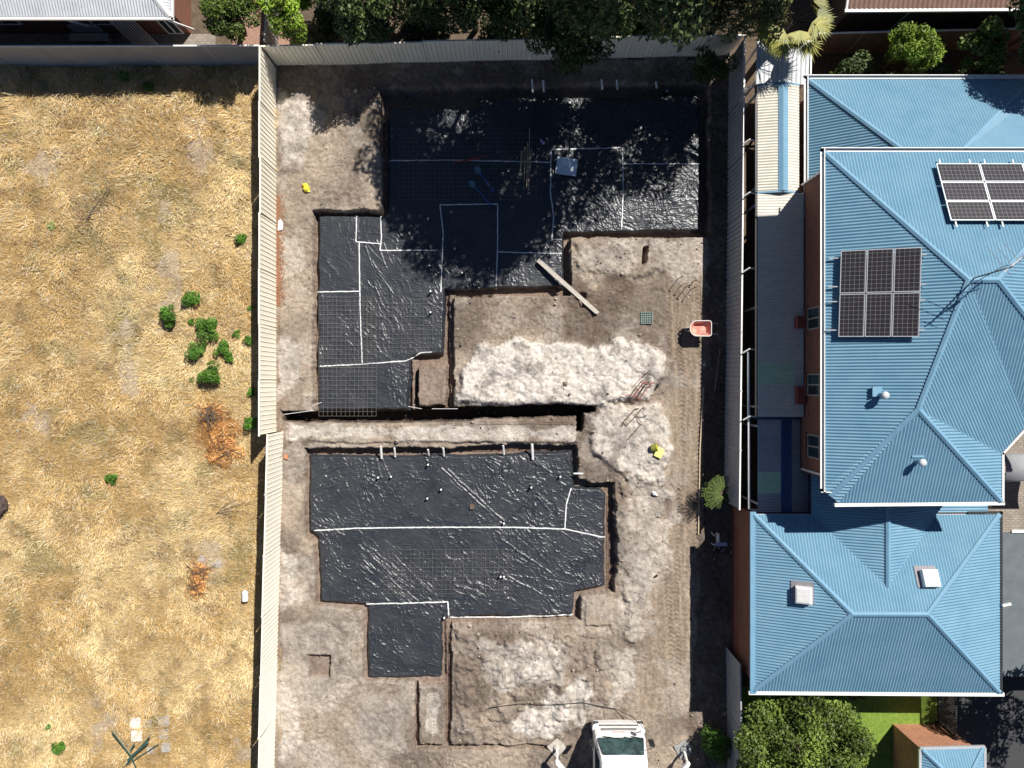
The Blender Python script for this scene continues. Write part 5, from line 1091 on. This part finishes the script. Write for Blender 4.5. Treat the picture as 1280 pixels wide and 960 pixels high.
bm.add(vs, [(i*7+j, i*7+j+1, (i+1)*7+j+1, (i+1)*7+j) for i in range(6) for j in range(6)]); tag(bm.build('yellow_bag', M['yellow'], None, loc=(q.x, q.y, z)), 'crumpled bright yellow bag on the soil near the fence, upper left of site', 'bag')
q = P(818, 617); z = gz(q.x, q.y); bm = MB(); p = [(-.2, .12), (-.05, .17), (.12, .02), (.22, -.09), (.05, -.1), (-.18, -.04)]; n = len(p)
bm.add([(q.x+a*.8, q.y+c*.9, z) for a, c in p]+[(q.x+a*.55, q.y+c*.6, z+.16+rg2.uniform(-.03, .03)) for a, c in p]+[(q.x, q.y, z+.2)], [(i, (i+1) % n, n+(i+1) % n, n+i) for i in range(n)]+[(n+i, n+(i+1) % n, 2*n) for i in range(n)])
tag(bm.build('white_bag', M['white'], None, loc=(q.x, q.y, z)), 'small white wrinkled bag below the yellow container', 'bag')
# foam board
cs_ = [P(697, 195.5, -.12), P(722.5, 199, -.12), P(720, 220, -.12), P(694, 216.5, -.12)]; b = MB(); b.prism([(c.x, c.y) for c in cs_][::-1], -.17, -.12); tag(b.build('foam_board', M['foam'], None, loc=cs_[0]), 'pale blue white square board lying on the shaded plastic', 'board')
# shovels
def shovel(hx, hy, tx, ty, label):
    a = P(hx, hy, ZU+.10); c = P(tx, ty, ZU+.12); d = (c-a).normalized(); s_ = Vector((-d.y, d.x, 0)); root = thing('shovel', label, 'shovel', a, 'shovels on the plastic')
    b = MB(); prof = [(-.17, .10), (-.17, -.10), (-.02, -.14), (.10, -.13), (.16, -.05), (.16, .05), (.10, .13), (-.02, .14)]; vs = [a+d*u+s_*v+Vector((0, 0, -.03+.35*v*v*4*.3)) for u, v in prof]; vs2 = [v-Vector((0, 0, .012)) for v in vs]; n = 8; ce = [a+Vector((0, 0, -.045)), a+Vector((0, 0, -.057))]
    b.add(vs+vs2+ce, [(i, (i+1) % n, 16) for i in range(n)]+[((i+1) % n+n, i+n, 17) for i in range(n)]+[(i, i+n, (i+1) % n+n, (i+1) % n) for i in range(n)]); b.build('blade', M['shovel_steel'], root)
    b = MB(); b.tube([a+d*.12, a+d*.35+Vector((0, 0, .05)), c], [.028, .02, .02], 8); b.build('shaft', M['shovel_blue'], root)
    b = MB(); b.tube([c, c+d*.10+s_*.07, c+d*.16+s_*.06], .016, 6); b.tube([c, c+d*.10-s_*.07, c+d*.16-s_*.06], .016, 6); b.tube([c+d*.16-s_*.07, c+d*.16+s_*.07], .02, 6); b.build('handle', M['shovel_blue'], root)
shovel(590, 230, 610, 252, 'lower left of two blue handled shovels on the shaded plastic'); shovel(597, 212.5, 614, 235, 'upper right of two blue handled shovels on the shaded plastic')
# stakes, red bars, plank
for i, (x, ya, yb) in enumerate(((653, 190, 212), (656.5, 184, 226), (659.5, 177, 236), (662, 160, 238), (664, 186, 214), (651.5, 188, 214))):
    a = P(x, ya, ZU+.14); c = P(x-1.2, yb, ZU+.12); b = MB(); b.bar(a, c, .04, .03); tag(b.build('timber_stake', M['timber'], None, loc=a), ['short timber stake, second from left in the shaded bunch', 'middling timber stake beside the long ones in the shade', 'long timber stake left of the longest in the shade', 'longest timber stake of the bunch in the shade', 'short timber stake at the right of the bunch', 'short leftmost timber stake of the bunch'][i], 'stake', 'timber stakes on the northern slab')
for i, (a, c) in enumerate((((565, 203.5), (600, 198)), ((575, 201.5), (609, 194)), ((578, 202), (594, 197)))):
    a, c = P(*a, ZU+.12), P(*c, ZU+.14); b = MB(); b.tube([a, c], .02, 5); tag(b.build('red_bar', M['redsteel'], None, loc=a), ['longer red bar along the tape on shaded plastic', 'red bar reaching furthest right near the tape', 'short red bar between the two longer ones'][i], 'steel bar', 'red bars by the tape')
a, c = P(673, 324.5, -.12), P(748, 391.5, .12); s_ = (c-a).cross(Vector((0, 0, 1))).normalized(); b = MB(); b.bar(a, c, .15, .035); b.bar(a+s_*.10+Vector((0, 0, .03)), c+s_*.09-(c-a)*.02+Vector((0, 0, .03)), .05, .035); tag(b.build('plank', M['weathered'], None, loc=a), 'long pale plank lying diagonally across the trench edge', 'plank')
a, c = P(660, 210, -.1), 0
# lilac rag
q = P(678, 177, ZU+.1); b = MB(); b.prism([(q.x-.08, q.y+.14), (q.x+.02, q.y+.02), (q.x+.12, q.y-.08), (q.x+.05, q.y-.14), (q.x-.04, q.y-.05), (q.x-.11, q.y+.02)], q.z-.02, q.z+.06); tag(b.build('lilac_rag', M['lilac'], None, loc=q), 'small lilac scrap on the shaded plastic near the stakes', 'rag')
q = P(590.5+0, 634, ZL+.08); root = None
b = MB(); rg2 = random.Random(8)
for i in range(6): b.box((q.x+rg2.uniform(-.16, .02), q.y+rg2.uniform(-.1, .05), q.z-.04), (q.x+rg2.uniform(.03, .14), q.y+rg2.uniform(.06, .14), q.z+rg2.uniform(.0, .06)))
tag(b.build('rubble_lump', M['bark'], None, loc=q, bevel=.02), 'small brown lump lying on the middle of the southern plastic', 'lump')
# crate / grate
q = P(808, 397.5); z = gz(q.x, q.y)+.05; root = thing('plastic_crate', 'grey green lattice crate standing in the soil near the wheelbarrow', 'crate', (q.x, q.y, z)); b = MB(); s0 = .25
for i in range(6): t = -s0+i*.1; b.bar((q.x+t, q.y-s0, z+.02), (q.x+t, q.y+s0, z+.02), .032, .03); b.bar((q.x-s0, q.y+t, z+.035), (q.x+s0, q.y+t, z+.035), .032, .03)
b.build('lattice', M['crate'], root); b = MB()
for a, c in (((-s0, -s0), (s0, -s0)), ((s0, -s0), (s0, s0)), ((s0, s0), (-s0, s0)), ((-s0, s0), (-s0, -s0))): b.bar((q.x+a[0], q.y+a[1], z+.0), (q.x+c[0], q.y+c[1], z+.0), .03, .12)
b.build('rim', M['crate'], root)
# wheelbarrow
def wheelbarrow():
    q = P(871, 412); z = gz(q.x, q.y); root = thing('wheelbarrow', 'red wheelbarrow with handles pointing at the east fence', 'wheelbarrow', (q.x, q.y, z)); zr = z+.68; zb = z+.38
    def ring(x0, x1, hw, z_, nose, n=8):
        pts = [(x1, hw), (x1, -hw)]; pts = []
        for a in np.linspace(-90, 90, 2*n+1): pts.append((x0+nose-nose*cos(R(a)), hw*sin(R(a))))
        r1 = .09; pts = [(x1-.0, -hw+r1), (x1-.03, -hw+.03), (x1-r1, -hw)]+pts[1:-1]+[(x1-r1, hw), (x1-.03, hw-.03), (x1, hw-r1)]
        return [Vector((q.x+a, q.y+c, z_)) for a, c in pts]
    top = ring(-.47, .47, .34, zr, .32); bot = ring(-.28, .30, .22, zb, .20); n = len(top); top2 = [v+(Vector((q.x, q.y, zr))-v)*.02 for v in top]; bot2 = [v+Vector((0, 0, .015)) for v in bot]
    b = MB(); b.add(top+bot, [(i, (i+1) % n, n+(i+1) % n, n+i) for i in range(n)]+[tuple(range(n, 2*n))]); b.add(top2+bot2, [(n+i, n+(i+1) % n, (i+1) % n, i) for i in range(n)]+[tuple(range(n, 2*n))]); b.build('tub', M['barrow_red'], root)
    b = MB(); b.tube(top+[top[0]], .018, 6); b.build('rim', M['white'], root)
    for s in (-1, 1):
        b = MB(); b.tube([(q.x-.55, q.y+s*.06, z+.22), (q.x-.1, q.y+s*.16, z+.33), (q.x+.45, q.y+s*.22, z+.52), (q.x+.78, q.y+s*.24, z+.60)], .018, 6); b.build('handle', M['alu'], root)
        b = MB(); b.tube([(q.x+.12, q.y+s*.19, z+.40), (q.x+.22, q.y+s*.22, z+.02), (q.x+.42, q.y+s*.22, z+.02), (q.x+.40, q.y+s*.2, z+.48)], .015, 6); b.build('leg', M['alu'], root)
    b = MB(); k = 14; c = Vector((q.x-.52, q.y, z+.20)); b.tube([c+Vector((.17*cos(2*pi*i/k), 0, .17*sin(2*pi*i/k))) for i in range(k+1)], .04, 6, cap=False); wh = b.build('wheel', M['black'], root)
    b = MB(); b.tube([c+Vector((0, -.05, 0)), c+Vector((0, .05, 0))], .09, 10); b.build('rim', M['zinc'], wh)
wheelbarrow()
# thin rods, strips by east fence
b = MB(); b.tube([P(893.5, 488, .05), P(900, 435, .08)], .014, 5); tag(b.build('thin_rod', M['weathered'], None, loc=P(893, 488, .05)), 'long thin rod lying in the shade near the east fence', 'rod')
b = MB(); b.bar(P(879.5, 484, .03), P(875, 560, .03), .05, .05); b.bar(P(875, 560, .03), P(873, 668, .03), .05, .05); tag(b.build('timber_edging', M['timber'], None, loc=P(875, 560, 0)), 'long thin timber edging along the ledge by the vehicle track', 'edging')
# lilac chair fallen by the wall
q = P(897, 679); root = thing('plastic_chair', 'lilac white plastic chair lying in shade beside the brick wall', 'chair', (q.x, q.y, 0)); b = MB(); b.box((q.x-.2, q.y-.05, .35), (q.x+.32, q.y+.12, .40)); b.build('seat', M['lilac'], root, bevel=.02)
b = MB(); b.box((q.x-.1, q.y+.12, .1), (q.x-.02, q.y+.5, .42)); b.build('backrest', M['pvc'], root, bevel=.02)
for i, (dx, dy) in enumerate(((-.3, .5), (-.3, .0), (.3, .0), (-.1, .45))): b = MB(); b.bar((q.x+dx, q.y+dy, 0), (q.x+dx*.8, q.y+dy*.8, .38), .035); b.build('leg', M['pvc'], root)
q = P(901, 692); b = MB()
for i in range(9): a = rg2.uniform(-.5, .5), rg2.uniform(-.3, .3); b.prism([(q.x+a[0], q.y+a[1]), (q.x+a[0]+.09, q.y+a[1]+.02), (q.x+a[0]+.05, q.y+a[1]+.08)], .01, .05)
tag(b.build('paper_scraps', M['grey_sheet'], None, loc=q), kind='stuff')
# scraps near fence
b = MB(); q = P(351, 282); b.prism([(q.x-.12, q.y-.25), (q.x+.1, q.y-.2), (q.x+.12, q.y+.1), (q.x+.02, q.y+.28), (q.x-.1, q.y+.2)], gz(q.x, q.y), gz(q.x, q.y)+.12); tag(b.build('torn_bag', M['white'], None, loc=q, bevel=.03), 'torn white bag against the west fence, level with the slab corner', 'bag')
b = MB(); q = P(358, 571); b.prism([(q.x-.1, q.y-.05), (q.x+.08, q.y-.12), (q.x+.12, q.y+.06), (q.x-.05, q.y+.13)], gz(q.x, q.y), gz(q.x, q.y)+.1); tag(b.build('brick_fragment', M['orange_brick'], None, loc=q, bevel=.02), 'orange brick fragment beside the fence step', 'brick')
b = MB(); q = P(308, 743); b.tube([(q.x, q.y-.24, .16), (q.x, q.y+.16, .17)], .14, 12); b.tube([(q.x, q.y+.16, .17), (q.x, q.y+.23, .17)], [.10, .05], 12); tag(b.build('white_canister', M['pvc'], None, loc=q), 'white cylindrical canister lying on grass beside the fence', 'canister')
# pavers and clothes hoist
for i, (px, py, s) in enumerate(((169.5, 903.5, 1), (185, 904, .8), (205, 901, 1), (171.5, 919.5, 1), (205, 917, .9), (207.5, 934, .85), (188, 938, .7))):
    q = P(px, py); z = fz(q.x, q.y); w_ = .235*s; b = MB(); b.box((q.x-w_, q.y-w_, z-.02), (q.x+w_, q.y+w_, z+(.085 if s > .95 else .055))); 
    tag(b.build('paving_slab', M['pvc'] if i in (0, 3) else M['concrete'] , None, loc=(q.x, q.y, z), bevel=.012), ['clean white paving slab, top left of the square set', 'half buried slab in the middle of the top row', 'pale paving slab at top right of the square set', 'clean white paving slab under the top left one', 'dusty slab below the top right one', 'grey slab at the lower right of the set', 'half buried grey slab beside the green frame'][i], 'paving slab', 'paving slabs in the dry grass')
root = thing('clothes_hoist', 'broken dark green clothes hoist lying in the grass by paving slabs', 'clothes hoist', P(165, 942)); b = MB()
def T(p, q, r=.022, z0=.15, z1=.35): b.tube([P(*p, z0), P(*q, z1)], r, 6)
T((139.5, 914, ), (164, 946), .03, .7, .35); T((164, 946), (171, 962), .03, .35, .2); T((198, 930), (150, 962), .02, .35, .1); T((187, 921), (158, 955), .03, .5, .3); b.build('arm', M['darkgreen_metal'], root)
b = MB(); b.tube([P(160, 950, .3), P(184, 928, .5)], [.05, .07], 8); b.tube([P(163, 938, .5), P(168, 930, .55)], .03, 6); b.build('hub', M['darkgreen_metal'], root)
b = MB(); b.tube([P(142, 912, .05), P(165, 941, .05), P(171, 948, .05)], .02, 5); b.build('wire', M['steel'], root)
# burnt stump at left edge
q = P(-2, 632); root = thing('charred_stump', 'dark charred stump cut off by the left edge of the field', 'stump', (q.x, q.y, 0)); bm = bmesh.new(); bmesh.ops.create_icosphere(bm, subdivisions=3, radius=.55)
for v in bm.verts: v.co *= 1+.25*(random.random()-.5); v.co.z *= .6
me = bpy.data.meshes.new('stump'); bm.to_mesh(me); bm.free(); me.materials.append(mat('charred', (.10,.06,.05), (.03,.025,.025), rough=.9, scale=7)); o = bpy.data.objects.new('stump', me); COL.objects.link(o); o.parent = root; o.location = (0, 0, .2)
# small stones/plates in the field
for i, (px, py, s) in enumerate(((253, 698, .16), (272, 704, .2), (22, 539, .09))):
    q = P(px, py); z = fz(q.x, q.y); b = MB(); b.prism([(q.x-s, q.y-s*.6), (q.x+s*.7, q.y-s), (q.x+s, q.y+s*.5), (q.x-s*.3, q.y+s)], z, z+.05); tag(b.build('flat_stone', M['concrete'], None, loc=(q.x, q.y, z), bevel=.01), ['grey flat stone above the small orange heap', 'larger grey flat stone right of the small orange heap', 'tiny pale stone at the far left of the field'][i], 'stone', 'flat stones in the field')
# offcuts inside the cut trench
for i, (a, c) in enumerate((((355, 518), (392, 513)), ((510, 508), (527, 511)), ((540, 511), (572, 511)), ((390, 507), (402, 503)))):
    a, c = P(*a, .02), P(*c, .04); b = MB(); b.tube([a, c], .013, 5); tag(b.build('thin_batten', M['pvc'], None, loc=a), ['pale batten across the trench at the west fence', 'short pale batten by the small earth pad, left', 'longer pale batten by the small earth pad, right', 'tiny pale batten at the slab corner'][i], 'batten', 'pale battens across the trench')

# ---------------------------------------------------------------- truck
def truck():
    cx = 4.66; root = thing('truck', 'white cab-over truck with outriggers out at the bottom of the site', 'truck', (cx, -17, 0))
    def loft(secs):
        b = MB(); n = len(secs[0]); vs = [p for s in secs for p in s]; fs = []
        for i in range(len(secs)-1):
            for k in range(n): fs.append((i*n+k, i*n+(k+1) % n, (i+1)*n+(k+1) % n, (i+1)*n+k))
        fs.append(tuple(range(n))[::-1]); fs.append(tuple((len(secs)-1)*n+k for k in range(n))); b.add(vs, fs); return b
    # side profile (y, z); widths vary with z and the corners round off towards the front
    def ringz(z, yf, hw, r=.18, yb=-17.2):
        return [(cx-hw, yb, z), (cx-hw, yf-r, z), (cx-hw+r*.3, yf-r*.3, z), (cx-hw+r, yf, z), (cx, yf+.03, z), (cx+hw-r, yf, z), (cx+hw-r*.3, yf-r*.3, z), (cx+hw, yf-r, z), (cx+hw, yb, z)]
    secs = [ringz(.55, -15.12, 1.08), ringz(.95, -15.05, 1.10), ringz(1.38, -15.14, 1.10), ringz(1.46, -15.2, 1.09), ringz(2.38, -15.52, .99, .16), ringz(2.56, -15.66, .95, .16), ringz(2.64, -15.86, .88, .2, -17.1)]
    loft(secs).build('cab', M['white'], root, bevel=0)
    def front(x, z, off=.012):   # point on the windscreen plane
        t = (z-1.46)/(2.38-1.46); return Vector((x, -15.2+(-.32)*t+off+.02, z))
    b = MB(); hw0, hw1 = .98, .86; pr = [(-hw0+.04, 1.50), (hw0-.04, 1.50), (hw0, 1.56), (hw1+.01, 2.28), (hw1-.04, 2.33), (-hw1+.04, 2.33), (-hw1-.01, 2.28), (-hw0, 1.56)]
    b.add([front(cx+a, z, .035) for a, z in pr]+[front(cx+a, z, -.0) for a, z in pr], [tuple(range(8))]+[(i, i+8, (i+1) % 8+8, (i+1) % 8) for i in range(8)]); ws = b.build('windscreen', mat('windscreen', (.012,.03,.034), (.045,.09,.092), rough=.12, spec=.6, scale=2.4, detail=5, f=(.4,.6)), root)
    b = MB()
    for x, e in ((-.55, -.1), (.15, .5)): b.bar(front(cx+x, 1.5, .07), front(cx+e, 1.62, .07), .025, .02)
    for x, e in ((-.75, -.35), (.45, .8)): b.bar(front(cx+x, 1.48, .07), front(cx+e, 1.56, .07), .025, .02)
    b.build('wiper', M['black'], root)
    b = MB(); b.box((cx-.76, -15.035, .99), (cx+.76, -15.0, 1.12)); gr = b.build('grille', mat('grille_grey', (.12,.12,.12), (.3,.3,.3), rough=.5, scale=30, stretch=(4,1,1)), root)
    b = MB(); rgt = random.Random(3); x = cx-.30
    for i in range(8): b.box((x, -15.055, 1.21), (x+.05, -15.045, 1.27)); x += .075
    b.build('lettering', mat('faded_red', (.55,.25,.25), (.7,.45,.45)), root)
    b = MB(); b.add(ringz(.42, -14.93, 1.12, .14, -15.3)+ringz(.80, -14.90, 1.12, .14, -15.3), [tuple(range(9))[::-1], tuple(range(9, 18))]+[(i, (i+1) % 9, 9+(i+1) % 9, 9+i) for i in range(9)]); b.build('bumper', M['white'], root)
    b = MB(); b.box((cx-.85, -14.93, .805), (cx+.85, -15.0, .84)); b.build('bumper_step', M['steel'], root)
    for s in (-1, 1):
        b = MB(); b.box((cx+s*.98-.12, -15.0, .62), (cx+s*.98+.12, -14.87, .78)); b.build('headlight', M['glass'], root, bevel=.02)
        b = MB(); b.tube([(cx+s*1.0, -15.35, 2.2), (cx+s*1.28, -15.25, 2.15), (cx+s*1.28, -15.25, 1.5)], .016, 5); m_ = b.build('mirror', M['black'], root)
        b = MB(); b.box((cx+s*1.28-.11, -15.32, 1.5), (cx+s*1.28+.11, -15.22, 2.0)); b.build('mirror_head', M['black'], m_, bevel=.03)
        b = MB(); b.add([(cx+s*1.102, -15.5, 1.5), (cx+s*1.102, -16.6, 1.5), (cx+s*1.0, -16.6, 2.3), (cx+s*1.0, -15.75, 2.3)], [(0, 1, 2, 3)]); b.build('side_window', M['glass'], root)
        b = MB(); b.tube([(cx+s*.82, -16.0, .48), (cx+s*1.08, -16.0, .48)], .48, 18); wl_ = b.build('wheel', M['black'], root); b = MB(); b.tube([(cx+s*1.06, -16.0, .48), (cx+s*1.1, -16.0, .48)], .24, 12); b.build('rim', M['zinc'], wl_)
        b = MB(); b.tube([(cx+s*.82, -21.5, .48), (cx+s*1.08, -21.5, .48)], .48, 18); b.build('wheel', M['black'], root)
    b = MB(); b.box((cx-.45, -24, .55), (cx+.45, -15.6, .85)); b.box((cx-1.15, -24, .95), (cx+1.15, -17.5, 1.25)); b.build('chassis', M['steel'], root)
    b = MB(); b.box((cx-.9, -23.5, 1.25), (cx+.9, -18.2, 1.9)); b.build('deck_body', M['white'], root, bevel=.05)
    b = MB(); b.tube([(cx+1.0, -15.1, 1.0), (cx+.98, -14.88, 1.5), (cx+.9, -14.7, 1.85)], .02, 5); cm = b.build('corner_mirror', M['black'], root); b = MB(); b.lathe((cx+.88, -14.72, 1.85), [(.02, .07), (.1, .05), (.12, 0), (.1, -.04)], 12); b.build('mirror_head', M['white'], cm)
    # outriggers
    for (pad, foot, top, nm) in (((696, 934), (690, 945), (716, 975), 'l'), ((854, 936), (857, 941), (876, 985), 'r')):
        f = P(*pad); z = gz(f.x, f.y); b = MB(); A1 = Vector((f.x, f.y, z+.1)); 
        b.tube([Vector((f.x, f.y, z+.08)), Vector((f.x+(-.05), f.y-.12, z+1.0))], [.07, .05], 8); kn = Vector((f.x-.05, f.y-.12, z+1.05)); b.lathe(kn-Vector((0, 0, .1)), [(.10, 0), (.11, .12), (.07, .2)], 10)
        e = Vector((cx+(-1 if nm == 'l' else 1)*.9, -18.6, .95)); b.bar(kn, kn.lerp(e, .35), .16, .2); b.bar(kn.lerp(e, .3), e, .34 if nm == 'l' else .24, .3); lg = b.build('outrigger', M['white'], root)
        b = MB(); R3 = Matrix.Rotation(R(40 if nm == 'l' else 28), 3, 'Z'); b.box((-.32, -.32, .0), (.32, .32, .07)); b.v = [tuple(R3@Vector(v)+Vector((f.x, f.y, z))) for v in b.v]; b.lathe(Vector((f.x, f.y, z+.07)), [(.17, 0), (.15, .08), (.07, .14)], 12); b.build('foot_pad', M['weathered'] if nm == 'l' else M['brass'], lg, bevel=.01)
truck()
pts = [(612, 881), (650, 878), (700, 876.5), (728, 876), (746, 880), (770, 885), (788, 889), (797, 894), (803, 904)]; pp = []
for a in pts: q = P(*a); q.z = gz(q.x, q.y)+.10; pp.append(q)
pp[-1].z = .9; pp[-2].z = 1.0; pp[-3].z = .55
b = MB(); b.tube(pp, .016, 6); tag(b.build('black_cable', M['black'], None, loc=pp[0]), 'thin black cable running from the truck corner across the rough ground', 'cable')
